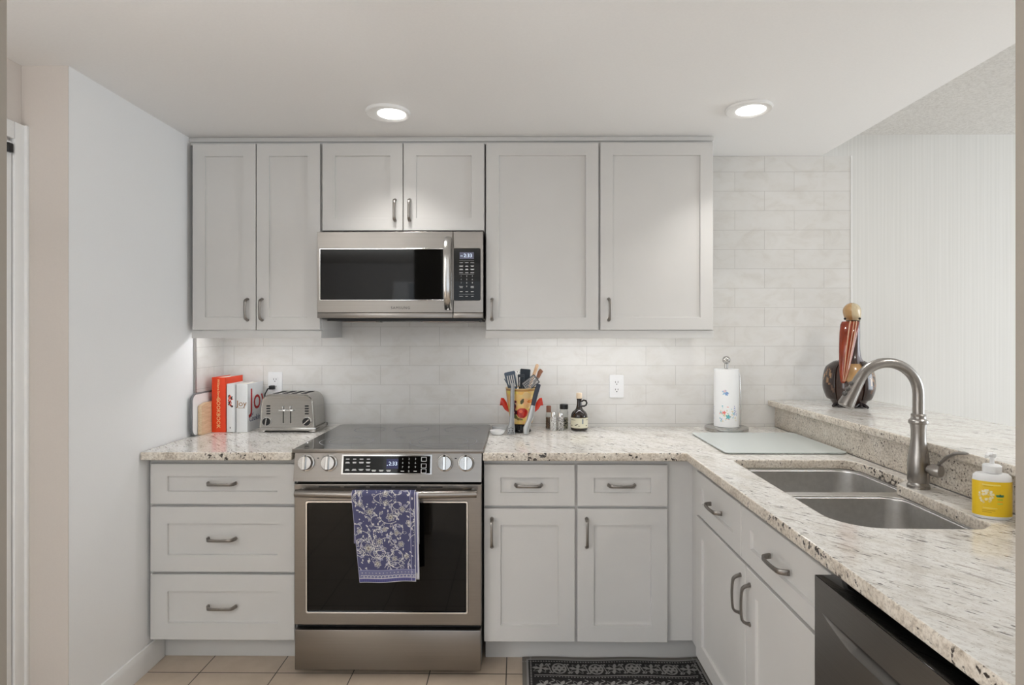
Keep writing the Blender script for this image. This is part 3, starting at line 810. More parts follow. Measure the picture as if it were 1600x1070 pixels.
MB().box(-.262, -.197, my+.0012, my+.0019, 1.737, 1.768).build('clock_window', M['display_grey'], cpn_)
MB().mesh(text_mesh('2:33', .023), frame_mat((-.224, my+.001, 1.752), *FRONT)).mesh(text_mesh('PM', .008), frame_mat((-.253, my+.001, 1.750), *FRONT)).build('clock_digits', M['digits'], cpn_)
lg = MB(); py_ = my+.0016
for i, ch in enumerate(('1', '2', '3', '4', '5', '6', '7', '8', '9')):
    lg.mesh(text_mesh(ch, .0095), frame_mat((-.255+.0255*(i % 3), py_, 1.659-.0155*(i//3)), *FRONT))
lg.mesh(text_mesh('0', .0095), frame_mat((-.2295, py_, 1.612), *FRONT))
for r_, z in enumerate((1.720, 1.706, 1.703, 1.691, 1.688, 1.675, 1.612, 1.606, 1.588, 1.567)):
    for c_ in range(3):
        if r_ in (6, 7) and c_ == 1: continue
        w = .005+rnd.random()*.004; x = -.255+.0255*c_
        lg.box(x-w, x+w, py_-.0002, py_+.0002, z-.0011, z+.0011)
for z in (1.729, 1.668, 1.577): lg.box(-.264, -.196, py_-.0002, py_+.0002, z-.0004, z+.0004)
lg.build('key_legend', M['print_white'], cpn_)
un = MB().box(mx0+.03, mx1-.01, my+.05, YW-.02, mz0-.006, mz0+.004)
un.build('underside', M['black'], t)
for a, b in ((mx0+.09, -.66), (-.44, mx1-.02)): MB().box(a, b, my+.07, my+.20, mz0-.012, mz0-.0062, bev=.002).build('grease_filter', M['steel'], t)
MB().box(-.645, -.455, my+.08, my+.17, mz0-.010, mz0-.0062, bev=.002).build('lamp_cover', M['clear_glass'], t)

# ------------------------------------------------------------------ dishwasher
t = thing('dishwasher', 'dark stainless dishwasher at the near end of the peninsula', 'dishwasher', (1.0, 1.0, 0))
dx = .664; dy0, dy1 = .694, 1.292
MB().box(.735, 1.33, dy0, dy1, .02, .872).box(.76, 1.3, dy0+.02, dy1-.02, .0005, .02).build('body', M['dark_gap'], t)
def dwf(u, v):
    y = dy1-.0015+(dy0-dy1+.003)*u
    z = .861-(.861-.796)*v/.08 if v < .08 else (.796-.041*(v-.08)/.84 if v < .92 else .755-(.755-.115)*(v-.92)/.08)
    d = 0
    s = (y-.985)/.275
    if abs(s) < 1:
        zt = .791; w = min(1, (1-abs(s))*2.6)**.8; zb_ = zt-.0005-.027*w
        if zb_ < z < zt: d = .034*w*((z-zb_)/(zt-zb_))**.8
    return V((dx+d, y, z))
o = from_grids('door', [(dwf, 120, 200, (.5, .5, .5)),
    (lambda u, v: V((dx+.0699*v, dy1-.0015, .861-(.746)*u)), 2, 2, (.5, .5, .5)),
    (lambda u, v: V((dx+.0699*v, dy0+.0015, .861-(.746)*u)), 2, 2, (.5, .5, .5)),
    (lambda u, v: V((dx+.0699*v, dy1-.0015+(dy0-dy1+.003)*u, .115)), 2, 2, (.5, .5, .5))], M['steel_dark'], t)
o.data.set_sharp_from_angle(angle=R(30))
MB().box(dx+.001, .7345, dy0+.0015, dy1-.0015, .845, .8615, bev=.001).build('control_strip', M['black_glass'], t)
MB().box(.79, .80, dy0+.002, dy1-.002, .0005, .112).build('toe_kick', M['black'], t)

# ------------------------------------------------------------------ ceiling lights, under-cabinet strips, outlets
def can(x, y, label):
    t = thing('recessed_ceiling_light', label, 'ceiling light', (x, y, ZC), group='recessed lights in the kitchen ceiling')
    ex, ey = x+.012, y+.012                       # the lens sits off-centre, turned in its ring
    n = 48
    ring_ = lambda cx, cy, r, h: [V((cx+r*math.cos(2*PI*i/n), cy+r*math.sin(2*PI*i/n), ZC+h)) for i in range(n)]
    MB().rings([ring_(x, y, .091, -.0004), ring_(x, y, .0905, -.009), ring_(x, y, .087, -.0125), ring_((x+ex)/2, (y+ey)/2, .072, -.0105), ring_(ex, ey, .0585, -.0055), ring_(ex, ey, .0585, -.0008)], False, False).build('trim_ring', M['trim'], t)
    MB().lathe([(.0, -.0075), (.045, -.0075), (.0578, -.006), (.0578, -.003), (.0, -.003)], (ex, ey, ZC), n=48).build('lens', emit('lit_lamp_lens', (1, .97, .93, 1), 5.0), t)
    d = bpy.data.lights.new('recessed_lamp', 'AREA'); d.shape = 'DISK'; d.size = .12; d.energy = LAMP_CAN; d.color = (1, .98, .95); d.spread = R(100)
    l = bpy.data.objects.new('recessed_lamp', d); COL.objects.link(l); l.parent = t; l.location = (0, 0, -.016)
can(-.535, 2.385, 'round recessed ceiling light above microwave, the left one')
can(.946, 2.358, 'round recessed ceiling light above peninsula, the right one')
strip_m = emit('under_cabinet_led', (.98, .985, 1, 1), STRIP_EMIT)
def strip(x0, x1, y, label):
    t = thing('under_cabinet_light', label, 'light strip', ((x0+x1)/2, y, ZB), group='light strips under the wall cabinets')
    MB().box(x0, x1, y-.012, y+.012, ZB-.010, ZB-.0004, bev=.001).build('housing', M['white'], t)
    MB().box(x0+.008, x1-.008, y-.008, y+.008, ZB-.0125, ZB-.0101).build('lens', strip_m, t)
strip(-1.50, -.94, 2.745, 'slim light strip under the left wall cabinet, glowing above the toaster')
strip(-.11, .88, 2.80, 'slim light strip under the right wall cabinet, glowing above the crock')
# ceiling lamp of the dining room (out of frame to the right)
d = bpy.data.lights.new('dining_lamp', 'AREA'); d.shape = 'DISK'; d.size = .16; d.energy = LAMP_DINING; d.color = (1, .97, .93)
l = bpy.data.objects.new('dining_lamp', d); COL.objects.link(l); l.location = (1.92, 1.25, 2.40)

def outlet(x, z, label):
    y = YW-.001
    t = thing('wall_outlet', label, 'outlet', (x, y, z), group='wall outlets in the backsplash')
    MB().mesh(slab_mesh(rrect(x-.037, x+.037, z-.059, z+.059, .005, 4), [], -.003, .003, .0015), Matrix(((1, 0, 0, 0), (0, 0, -1, y-.0032), (0, 1, 0, 0), (0, 0, 0, 1)))).build('cover_plate', M['white'], t)
    MB().mesh(slab_mesh(rrect(x-.0165, x+.0165, z-.034, z+.034, .004, 4), [], -.001, .001, .0005), Matrix(((1, 0, 0, 0), (0, 0, -1, y-.0070), (0, 1, 0, 0), (0, 0, 0, 1)))).build('receptacle', M['white'], t)
    for s in (-1, 1):
        sl = MB()
        for q in (-.0065, .0065): sl.box(x+q-.0012, x+q+.0012, y-.0086, y-.0078, z+s*.019-.001, z+s*.019+.007)
        sl.lathe([(.0026, 0), (.0026, .0008), (0, .0008)], (x, y-.0078, z+s*.019-.008), (0, -1, 0), 12)
        sl.build('socket_slot', M['black'], t)
outlet(-1.262, 1.137, 'white wall outlet behind toaster with a plug in it')
outlet(.517, 1.123, 'white wall outlet right of the syrup bottle, empty')

# ------------------------------------------------------------------ things on the left counter
ZG = ZK1+.0006
t = thing('toaster', 'brushed steel four-slot toaster on the left countertop', 'toaster', (-1.123, 2.885, ZG))
tx0, tx1, ty0, ty1 = -1.263, -.983, 2.802, 2.978
def arch(x0, x1, z0, z1, r): return fillet([(x0, z0, .004), (x1, z0, .004), (x1-.012, z1, r), (x0+.012, z1, r)], 10)
bd = MB(); yb = ty0+.012
po = arch(tx0+.008, tx1-.008, ZG+.022, ZG+.186, .045)
bd.rings([[V((x, y, z)) for x, z in po] for y in (yb, ty1-.008)])
bd.build('body', M['steel_toaster'], t, ang=40)
fp = MB(); pi = arch(tx0+.004, tx1-.004, ZG+.020, ZG+.181, .040)
cxm = (tx0+tx1)/2; czm = ZG+.09
def scl(p, k): return [(cxm+(x-cxm)*k, czm+(z-czm)*k) for x, z in p]
fp.rings([[V((x, yb+.006, z)) for x, z in pi], [V((x, ty0+.003, z)) for x, z in pi], [V((x, ty0-.001, z)) for x, z in scl(pi, .975)], [V((x, ty0, z)) for x, z in scl(pi, .93)]])
fp.build('front_panel', M['steel_toaster'], t, ang=40)
bs = MB().box(tx0-.001, tx1+.003, ty0-.004, ty1, ZG+.008, ZG+.024, bev=.003)
for xx in (tx0+.002, tx1-.032): bs.box(xx, xx+.03, ty0-.003, ty1-.002, ZG, ZG+.009, bev=.002)
bs.build('base', M['steel_toaster'], t)
sl = MB()
for k in range(4):
    x = tx0+.058+k*.046; sl.box(x, x+.026, yb+.018, ty1-.022, ZG+.1855, ZG+.1868)
sl.build('bread_slot', M['dark_gap'], t)
for k, x in enumerate((tx0+.042, tx1-.042)):
    c = (x, ty0-.0002, ZG+.053)
    kn = MB().lathe([(.0215, 0), (.0215, .004), (.019, .006), (.0185, .004)], c, (0, -1, 0), 32, cap1=False).build('dial', M['chrome'], t)
    MB().lathe([(.018, .003), (.018, .012), (.0, .0125)], c, (0, -1, 0), 28).build('dial_face', M['black'], kn)
    a = R(80) if k == 0 else R(42)
    p = V((x, ty0-.0135, ZG+.053)); q = V((math.cos(a), 0, math.sin(a)))*.017
    MB().tube([p-q, p+q], .0025, up=(0, 1, 0), square=True).build('pointer', M['chrome'], kn)
for x in (cxm-.018, cxm+.018):
    MB().box(x-.0022, x+.0022, ty0-.0008, ty0+.001, ZG+.045, ZG+.125).build('lever_slot', M['dark_gap'], t)
    MB().box(x-.017, x+.017, ty0-.017, ty0-.0005, ZG+.104, ZG+.113, bev=.003).box(x-.002, x+.002, ty0-.010, ty0-.0005, ZG+.113, ZG+.128, bev=.001).build('lever', M['chrome'], t)
for xx in (tx0+.032, tx1-.060):
    for k in range(4): MB().box(xx+.008, xx+.026, ty0-.003, ty0-.0004, ZG+.088+k*.0125, ZG+.0945+k*.0125, bev=.001).build('button', M['black'], t)
cd = MB().box(-1.283, -1.259, 2.962, 2.9895, 1.107, 1.127, bev=.003)
cd.tube([(-1.275, 2.966, 1.117), (-1.284, 2.955, 1.111), (-1.296, 2.95, 1.085), (-1.30, 2.955, 1.04), (-1.298, 2.97, .99), (-1.28, 2.98, .945), (-1.24, 2.985, .935), (-1.2, 2.980, .935)], .0033, n=8)
cd.build('power_cord', M['black'], t)

def book(name, label, x0, x1, y0, y1, h, cover, pages=True, group='cookbooks on the left counter'):
    t = thing(name, label, 'book', ((x0+x1)/2, (y0+y1)/2, ZG), group=group)
    c = MB().box(x0, x0+.003, y0+.004, y1, ZG, ZG+h).box(x1-.003, x1, y0+.004, y1, ZG, ZG+h)
    n = 8; w = (x1-x0)/2
    o_ = [(x0+w-w*math.cos(PI*k/n), y0+.006-.005*math.sin(PI*k/n)) for k in range(n+1)]
    i_ = [(x0+w-(w-.003)*math.cos(PI*k/n), y0+.009-.005*math.sin(PI*k/n)) for k in range(n+1)][::-1]
    c.rings([[V((x, y, z)) for x, y in o_+i_] for z in (ZG, ZG+h)])
    co = c.build('cover', cover, t)
    MB().box(x0+.0032, x1-.0032, y0+.010, y1-.004, ZG+.003, ZG+h-.004).build('page_block', plain('book_paper', rgb(236, 230, 218), .8, stretch=(200, 1, 1), nscale=3), t)
    return t, co
orange = plain('orange_cover', rgb(232, 66, 22), .4, var=.03)
whitec = plain('white_cover', rgb(232, 233, 233), .3, var=.015)
t, co = book('cookbook', 'tall orange hardcover cookbook, leftmost of three books', -1.492, -1.424, 2.800, 2.978, .268, orange)
SP = ((0, 0, -1), (1, 0, 0))     # spine text running downwards
MB().mesh(text_mesh('COOKBOOK', .025, spacing=1.05), frame_mat((-1.459, 2.8006, ZG+.095), *SP)).mesh(text_mesh('Williams-Sonoma', .0155), frame_mat((-1.459, 2.8006, ZG+.205), *SP)).build('spine_lettering', plain('cream_lettering', rgb(246, 214, 150), .5), co)
t, co = book('cookbook', 'thin white cookbook with red and black spine picture, between two books', -1.421, -1.377, 2.803, 2.97, .236, whitec)
cv = Canvas(60, 260, rgb(232, 233, 233)); rn = random.Random(3)
for k in range(26): cv.disc(rn.uniform(14, 46), rn.uniform(62, 120), rn.uniform(3, 8), rn.choice((rgb(200, 50, 30), rgb(60, 20, 20), rgb(30, 28, 28), rgb(226, 96, 70))))
cv.disc(28, 236, 4, rgb(60, 60, 60))
o_ = from_grids('spine_picture', [(lambda u, v: V((-1.418+.038*u, 2.8032-.0045*math.sin(PI*(.08+.84*u))+.0053-.0053, ZG+.234-.232*v)), 40, 120, cv.a)], painted('spine_print', .35), co)
dk = MB()
for k in range(22): dk.box(-1.3768, -1.3764+.0002, 2.8145+.001*(k % 3), 2.817+.004*rn.random(), ZG+.015+k*.007, ZG+.0195+k*.007)
dk.build('cover_marking', plain('dark_red_print', rgb(90, 30, 26), .5), co)
t, co = book('cookbook', 'thick white cookbook with red title, beside the toaster', -1.372, -1.318, 2.800, 2.978, .236, whitec)
MB().mesh(text_mesh('Joy', .040), frame_mat((-1.345, 2.8006, ZG+.140), *FRONT)).build('spine_title', plain('tan_lettering', rgb(150, 108, 66), .5), co)
CR = ((0, 1, 0), (0, 0, 1))
MB().mesh(text_mesh('Joy', .155, align='LEFT'), frame_mat((-1.3178, 2.828, ZG+.150), *CR)).build('cover_title', plain('red_lettering', rgb(186, 34, 34), .5), co)
MB().mesh(text_mesh('of', .02, align='LEFT'), frame_mat((-1.3178, 2.850, ZG+.082), *CR)).mesh(text_mesh('Cooking', .040, align='LEFT', shear=.15), frame_mat((-1.3178, 2.822, ZG+.060), *CR)).build('cover_subtitle', plain('blue_grey_lettering', rgb(74, 92, 130), .5), co)
MB().box(-1.362, -1.328, 2.7999, 2.8008, ZG+.118, ZG+.120).build('spine_rule', plain('tan_rule', rgb(170, 150, 130), .5), co)

# boards against the left wall
t = thing('cutting_board', 'white plastic cutting board with grey rim leaning on left wall', 'cutting board', (-1.52, 2.8, ZG))
bp_ = rrect(2.672, 2.955, ZG, ZG+.198, .035, 8)
MB().rings([[V((x, y, z)) for y, z in bp_] for x in (-1.5230, -1.5142)]).build('board', M['white'], t)
rm = slab_mesh(rrect(2.669, 2.958, ZG, ZG+.201, .037, 8), [rrect(2.676, 2.951, ZG+.004, ZG+.194, .032, 8)], -.0055, .0055, .002)
MB().mesh(rm, Matrix(((0, 0, 1, -1.5185), (1, 0, 0, 0), (0, 1, 0, 0), (0, 0, 0, 1)))).build('rim', plain('grey_rubber', rgb(120, 122, 124), .6), t)
o_ = MB().rings([[V((x, y, z)) for y, z in fillet([(2.715, ZG, .004), (2.835, ZG, .004), (2.835, ZG+.150, .004), (2.76, ZG+.150, .004), (2.715, ZG+.138, .006)], 4)] for x in (-1.5115, -1.4945)]).build('wooden_block', M['wood_pale'])
tag(o_, 'small pale wooden board standing on edge left of orange book', 'wooden board')

# ------------------------------------------------------------------ things on the right counter
# crock
kx, ky = .022, 2.845
t = thing('utensil_crock', 'cream fruit-painted crock with red handles holding kitchen utensils', 'crock', (kx, ky, ZG))
W, H = 360, 170
cv = Canvas(W, H, rgb(226, 184, 112)); rn = random.Random(5)
for _ in range(160): cv.disc(rn.uniform(0, W), rn.uniform(0, H), rn.uniform(6, 16), [a+(b-a)*rn.random() for a, b in zip(rgb(214, 166, 92)[:3], rgb(236, 204, 142)[:3])])
cv.rect(0, W, 0, 9, rgb(176, 132, 76)); cv.rect(0, W, H-6, H, rgb(196, 150, 84))
def fruit(ox):
    cv.leaf(ox+2, 70, 30, 7, R(-70), rgb(74, 70, 40)); cv.disc(ox+8, 112, 25, rgb(176, 22, 16)); cv.disc(ox+2, 104, 8, rgb(222, 90, 60)); cv.disc(ox+14, 116, 10, rgb(196, 36, 20))
    for k in range(9): cv.disc(ox-22+rn.uniform(-8, 8), 58+k*8, 7, rn.choice((rgb(70, 20, 34), rgb(104, 30, 44), rgb(52, 18, 40))))
    cv.leaf(ox-38, 120, 34, 9, R(40), rgb(86, 92, 48)); cv.leaf(ox-26, 138, 40, 6, R(10), rgb(120, 96, 50))
    cv.leaf(ox+26, 58, 38, 9, R(-8), rgb(196, 96, 36), rgb(216, 130, 50)); cv.leaf(ox+44, 140, 26, 7, R(-30), rgb(110, 100, 44))
    cv.leaf(ox+36, 90, 40, 8, R(70), rgb(200, 140, 60))
fruit(85); fruit(265)
prof = lambda v: .076-.006*(1-v)**8*0-.022*v**1.35
z1c, z0c = ZG+.212, ZG+.040
def crf(u, v):
    a = -PI+PI*2*u; r = .078-.024*v**1.25
    if v > .96: r -= .004*((v-.96)/.04)**2
    return V((kx+r*math.sin(a+PI/2), ky-r*math.cos(a+PI/2), z1c+(z0c-z1c)*v))
cb = from_grids('body', [(crf, 181, 90, cv.a)], painted('painted_glaze', .22, coat=.5), t)
MB().lathe([(.0775, 0), (.0795, .003), (.0765, .005), (.073, 0), (.050, -.165), (.0, -.165)], (kx, ky, z1c), n=48, cap0=False).build('inner_wall', plain('crock_inside', rgb(190, 160, 110), .4), t, recalc=False)
MB().lathe([(.0, .0), (.047, .0), (.048, .006), (.043, .012), (.043, .036), (.052, .0405), (.0, .0405)], (kx, ky, ZG), n=40).build('foot', plain('black_glaze', rgb(24, 22, 24), .2), t)
red = plain('red_glaze', rgb(206, 42, 16), .18, coat=.4)
for s in (-1, 1):
    MB().tube([(kx+s*.060, ky, ZG+.100), (kx+s*.074, ky, ZG+.112), (kx+s*.084, ky, ZG+.135), (kx+s*.098, ky, ZG+.146), (kx+s*.104, ky, ZG+.147)], [.008, .010, .014, .021, .019], up=(0, 1, 0), su=.5, sv=1, n=14).build('handle', red, t)
# utensils in the crock
UG = 'utensils in the crock'
def dir_(p, q): return (V(q)-V(p)).normalized()
bottom = lambda dx, dy: V((kx+dx, ky+dy, ZG+.06))
def blade(mb, c, up, side, w0, w1, L, th, slots=0, corner=.006, bend=0):
    nrm = side.cross(up)
    poly = fillet([(-w0/2, 0, corner*.7), (w0/2, 0, corner*.7), (w1/2, L, corner), (-w1/2, L, corner)], 4)
    holes = []
    for k in range(slots):
        x = (k-(slots-1)/2)*w0/(slots+.4); holes.append(rrect(x-.0022, x+.0022, L*.18, L*.82, .002, 2))
    me = slab_mesh(poly, holes, -th/2, th/2, th*.3)
    m = Matrix((side, up, nrm)).transposed().to_4x4(); m.translation = c
    mb.mesh(me, m); return mb
slate = plain('slate_blue_nylon', rgb(74, 86, 100), .45, var=.05)
dark = plain('dark_nylon', rgb(42, 50, 58), .4, var=.05)
def utensil(name, label, base, tip, cat, blade_args, hr, hm, bm_, roll=0):
    t = thing(name, label, cat, base, group=UG)
    u = dir_(base, tip); side = V((math.cos(roll), math.sin(roll), 0)); side = (side-u*side.dot(u)).normalized()
    w0, w1, L, th, slots = blade_args; c = V(tip)-u*L
    MB().tube([base, c+u*.012], hr, n=10).build('handle', hm, t)
    blade(MB(), c, u, side, w0, w1, L, th, slots).build('blade', bm_, t)
    return t
utensil('slotted_turner', 'slate blue slotted turner at left of the crock', bottom(-.012, .0), (kx-.060, ky-.004, ZG+.294), 'turner', (.044, .056, .095, .003, 4), .0045, slate, slate, .2)
utensil('spatula', 'large dark slate spatula rising from middle of the crock', bottom(.006, .016), (kx+.020, ky+.024, ZG+.306), 'spatula', (.052, .058, .092, .004, 0), .005, dark, dark, -.5)
t = utensil('slotted_spoon', 'dark slotted spoon in front of the large spatula', bottom(.004, -.022), (kx-.002, ky-.026, ZG+.283), 'spoon', (.026, .036, .075, .003, 3), .0045, dark, dark, .1)
t = thing('kitchen_tool', 'thin grey tool leaning out left of the slotted turner', 'utensil', bottom(-.026, -.026), group=UG)
MB().tube([bottom(-.026, -.026), (kx-.058, ky-.034, ZG+.22), (kx-.084, ky-.036, ZG+.262)], [.003, .004, .002], n=10, up=(0, 1, 0), su=.5).build('shaft', slate, t)
t = thing('whisk', 'steel balloon whisk standing in crock beside the turner', 'whisk', bottom(-.014, .030), group=UG)
MB().tube([bottom(-.014, .030), (kx-.020, ky+.046, ZG+.21)], .005, n=10).build('handle', M['chrome'], t)
wk = MB()
for k in range(5):
    a = k*PI/5; pp = []
    for j in range(17):
        s = j/16*2-1; w = .018*math.sin(PI*abs(s)**.8)*(1 if s > 0 else -1); h = .085*(1-abs(s)**1.4)
        pp.append((kx-.020+w*math.cos(a), ky+.046+w*math.sin(a), ZG+.208+h))
    wk.tube(pp, .0009, n=6)
wk.build('wire_loops', M['chrome'], t)
t = thing('wooden_spoon', 'pale wooden spoon handle pointing up right from the crock', 'spoon', bottom(.020, -.008), group=UG)
MB().tube([bottom(.020, -.008), (kx+.04, ky, ZG+.22), (kx+.064, ky+.005, ZG+.285), (kx+.078, ky+.007, ZG+.325), (kx+.080, ky+.007, ZG+.331)], [.005, .0065, .008, .0085, .004], n=12, up=(0, 1, 0), su=.7).build('shaft', M['wood_spoon'], t)
t = thing('wooden_server', 'brown wooden handle with clear end at far right of the crock', 'utensil', bottom(.020, .022), group=UG)
MB().tube([bottom(.020, .022), (kx+.054, ky+.032, ZG+.22), (kx+.082, ky+.036, ZG+.262)], [.005, .006, .0075], n=12, up=(0, 1, 0), su=.7).build('shaft', plain('grey_shaft', rgb(126, 118, 116), .4), t)
MB().tube([(kx+.082, ky+.036, ZG+.262), (kx+.092, ky+.036, ZG+.287), (kx+.100, ky+.036, ZG+.299), (kx+.102, ky+.036, ZG+.301)], [.0085, .011, .011, .006], n=12, up=(0, 1, 0), su=.6).build('grip', M['wood_brown'], t)
# flat grater
t = thing('hand_grater', 'flat steel grater with black frame leaning across the crock rim', 'grater', bottom(.016, -.036), group=UG)
gu = V((.80, 0, .60)); gs = V((-.55, .25, .78)).normalized(); gc = V((kx+.020, ky-.040, ZG+.214))
me = slab_mesh(rrect(-.0, .072, -.014, .030, .003, 3), [rrect(.004+.0082*i, .004+.0082*i+.0055, -.010+.0095*j, -.010+.0095*j+.006, .0015, 2) for i in range(8) for j in range(4)], -.0005, .0005, .0002)
gx = gu.normalized(); gy = (gs-gx*gs.dot(gx)).normalized(); gz = gx.cross(gy)
gm = Matrix((gx, gy, gz)).transposed().to_4x4(); gm.translation = gc
MB().mesh(me, gm).build('plate', plain('dark_grater_steel', (.22, .22, .22, 1), .4, 1), t)
MB().mesh(slab_mesh(rrect(-.003, .075, -.017, .033, .004, 3), [rrect(0, .072, -.014, .030, .003, 3)], -.002, .002, .0006), gm).build('frame', M['black'], t)
MB().tube([gm @ V((0, .0, 0)), gm @ V((-.004, -.012, 0)), bottom(.016, -.036)], .004, n=8).build('handle', M['black'], t)
# steel tools propped in front of the crock
t = thing('steel_server', 'slim brushed steel utensil propped upright at left front of crock', 'utensil', (kx-.052, ky-.105, ZG))
sx = kx-.047
pts = [(sx-.004, ky-.100, ZG+.002), (sx-.004, ky-.097, ZG+.03), (sx, ky-.092, ZG+.055), (sx+.001, ky-.088, ZG+.12), (sx+.003, ky-.084, ZG+.205), (sx+.006, ky-.083, ZG+.245)]
MB().tube(pts, [.0195, .018, .0120, .0095, .0100, .0085], up=(1, 0, 0), su=1, sv=.28, n=18).build('shaft', plain('satin_steel', (.30, .30, .30, 1), .42, 1, var=.05), t)
hl_ = MB()
for i, (a, b) in enumerate(((-.009, .030), (.0, .034), (.009, .030), (-.006, .020), (.006, .020), (-.010, .011), (.001, .010), (.010, .011))):
    hl_.lathe([(.0026, 0), (.0026, .0012), (0, .0012)], (sx-.004+a, ky-.100-.0048, ZG+b), (0, -1, 0), 10)
hl_.build('pierced_hole', M['dark_gap'], t)
t = thing('grey_scoop', 'grey utensil with dark blue handle propped at right front of crock', 'utensil', (kx+.03, ky-.1, ZG))
pts = [(kx+.020, ky-.100, ZG+.002), (kx+.022, ky-.098, ZG+.03), (kx+.034, ky-.092, ZG+.06), (kx+.046, ky-.086, ZG+.09), (kx+.055, ky-.082, ZG+.14)]
MB().tube(pts, [.012, .016, .013, .016, .011], up=(1, 0, 0), su=1, sv=.4, n=16).build('scoop', plain('grey_metal', (.42, .42, .41, 1), .35, .8), t)
MB().tube([(kx+.055, ky-.082, ZG+.138), (kx+.066, ky-.080, ZG+.185), (kx+.082, ky-.078, ZG+.238), (kx+.083, ky-.078, ZG+.241)], [.010, .0115, .0105, .007], up=(1, 0, 0), su=1, sv=.7, n=14).build('handle', plain('navy_grip', rgb(52, 58, 72), .4), t)
# spoon rest
t = thing('spoon_rest', 'small white ceramic spoon rest at the corner beside the range', 'spoon rest', (-.092, 2.77, ZG))
def dish(r, h):
    return [(0.0, 0), (r*.6, 0), (r*.92, h*.5), (r*1.02, h*.97), (r*1.0, h), (r*.97, h*.97), (r*.86, h*.5), (r*.56, .0045), (0.0, .003)]
MB().lathe(dish(.041, .030), (-.084, 2.832, ZG), n=40).build('bowl', plain('pale_grey_glaze', rgb(210, 212, 212), .15), t)
MB().lathe(dish(.037, .020), (-.094, 2.752, ZG), n=40, sx=1.0, sy=.95).build('lip', plain('white_glaze', rgb(244, 244, 244), .15), t)
# jars
SG = 'seasoning jars beside the bottle'
def jar(name, label, x, y, r, h, capm, caph, capr, glass, fill=None, fillh=.6):
    t = thing(name, label, 'jar', (x, y, ZG), group=SG)
    MB().lathe([(.0, 0), (r*.94, 0), (r, .004), (r, h*.86), (r*.78, h), (.0, h)], (x, y, ZG), n=28).build('glass_body', glass, t)
    MB().lathe([(.0, h+.0002), (capr, h+.0002), (capr, h+caph*.9), (capr*.9, h+caph), (.0, h+caph)], (x, y, ZG), n=28).build('lid', capm, t)
    if fill: MB().lathe([(.0, .003), (r*.9, .003), (r*.9, h*fillh), (.0, h*fillh)], (x, y, ZG), n=24).build('contents', fill, t)
    return t
salt = plain('salt_grains', rgb(226, 224, 220), .8, var=.1, nscale=900)
def speckle(name, a, b, sc):
    m, nt, bs_ = new_mat(name); f = noise(nt, coords(nt), sc, 2)
    nt.links.new(ramp(nt, f, [(.42, a), (.58, b)]), bs_.inputs['Base Color']); bs_.inputs['Roughness'].default_value = .5; return m
pepper = speckle('pepper_grains', rgb(40, 34, 30), rgb(190, 182, 172), 420)
brownjar = speckle('brown_spice', rgb(70, 48, 36), rgb(150, 120, 92), 300)
jar('spice_jar', 'narrow jar with brown lid, leftmost of the seasonings', .160, 2.915, .0145, .085, plain('brown_lid', rgb(136, 92, 74), .45), .032, .0125, M['clear_glass'], brownjar, .7)
jar('salt_shaker', 'clear shaker with silver cap, left one of the pair in front', .180, 2.872, .0165, .066, M['chrome'], .026, .0115, speckle('cut_glass_salt', rgb(150, 148, 144), rgb(236, 236, 234), 260))
jar('pepper_shaker', 'clear shaker with silver cap and dark grains, right of the pair', .217, 2.872, .0165, .066, M['chrome'], .022, .0115, speckle('cut_glass_pepper', rgb(70, 64, 60), rgb(226, 224, 220), 260))
jar('spice_jar', 'taller glass spice jar with black lid behind the shakers', .238, 2.925, .0215, .100, M['black'], .024, .0215, M['clear_glass'], speckle('spice_label', rgb(40, 44, 34), rgb(214, 206, 180), 120), .55)
# syrup bottle
bx, by = .311, 2.885
t = thing('syrup_bottle', 'dark round syrup bottle with loop handle and cream label', 'bottle', (bx, by, ZG))
MB().lathe([(0, 0), (.038, 0), (.0415, .004), (.042, .012), (.042, .066), (.040, .079), (.033, .092), (.022, .101), (.0165, .108), (.0125, .125), (.0115, .15), (.013, .152), (.013, .158), (0, .158)], (bx, by, ZG), n=40).build('glass_body', plain('dark_amber_glass', rgb(30, 18, 14), .06, var=.1, coat=.5), t)
cv = Canvas(160, 80, rgb(226, 222, 198))
cv.rect(0, 160, 0, 4, rgb(140, 132, 104)); cv.rect(0, 160, 76, 80, rgb(140, 132, 104))
for k in range(3):
    ox = 8+k*54
    cv.line([(ox, 10), (ox, 44)], 1.2, rgb(110, 124, 136)); cv.rect(ox+12, ox+30, 16, 19, rgb(150, 146, 128))
    for a, b, an in ((26, 58, -.6), (32, 52, -.9), (36, 62, -.4), (10, 60, -.2)): cv.leaf(ox+a, b, 9, 2.4, an, rgb(60, 50, 34))
from_grids('label', [(lambda u, v: V((bx+.0427*math.sin(2*PI*u), by-.0427*math.cos(2*PI*u), ZG+.066-.053*v)), 121, 40, cv.a)], painted('paper_label', .6), t)
MB().lathe([(0, .158), (.0145, .158), (.0145, .182), (.013, .185), (0, .185)], (bx, by, ZG), n=28).build('cap', plain('cream_cap', rgb(226, 206, 180), .5), t)
MB().tube([(bx+.012+.0, by, ZG+.142), (bx+.022, by, ZG+.149), (bx+.034, by, ZG+.146), (bx+.038, by, ZG+.135), (bx+.034, by, ZG+.124), (bx+.024, by, ZG+.119), (bx+.014, by, ZG+.120)], .0042, n=10, up=(0, 1, 0)).build('loop_handle', plain('dark_glass_loop', rgb(26, 20, 20), .08), t)
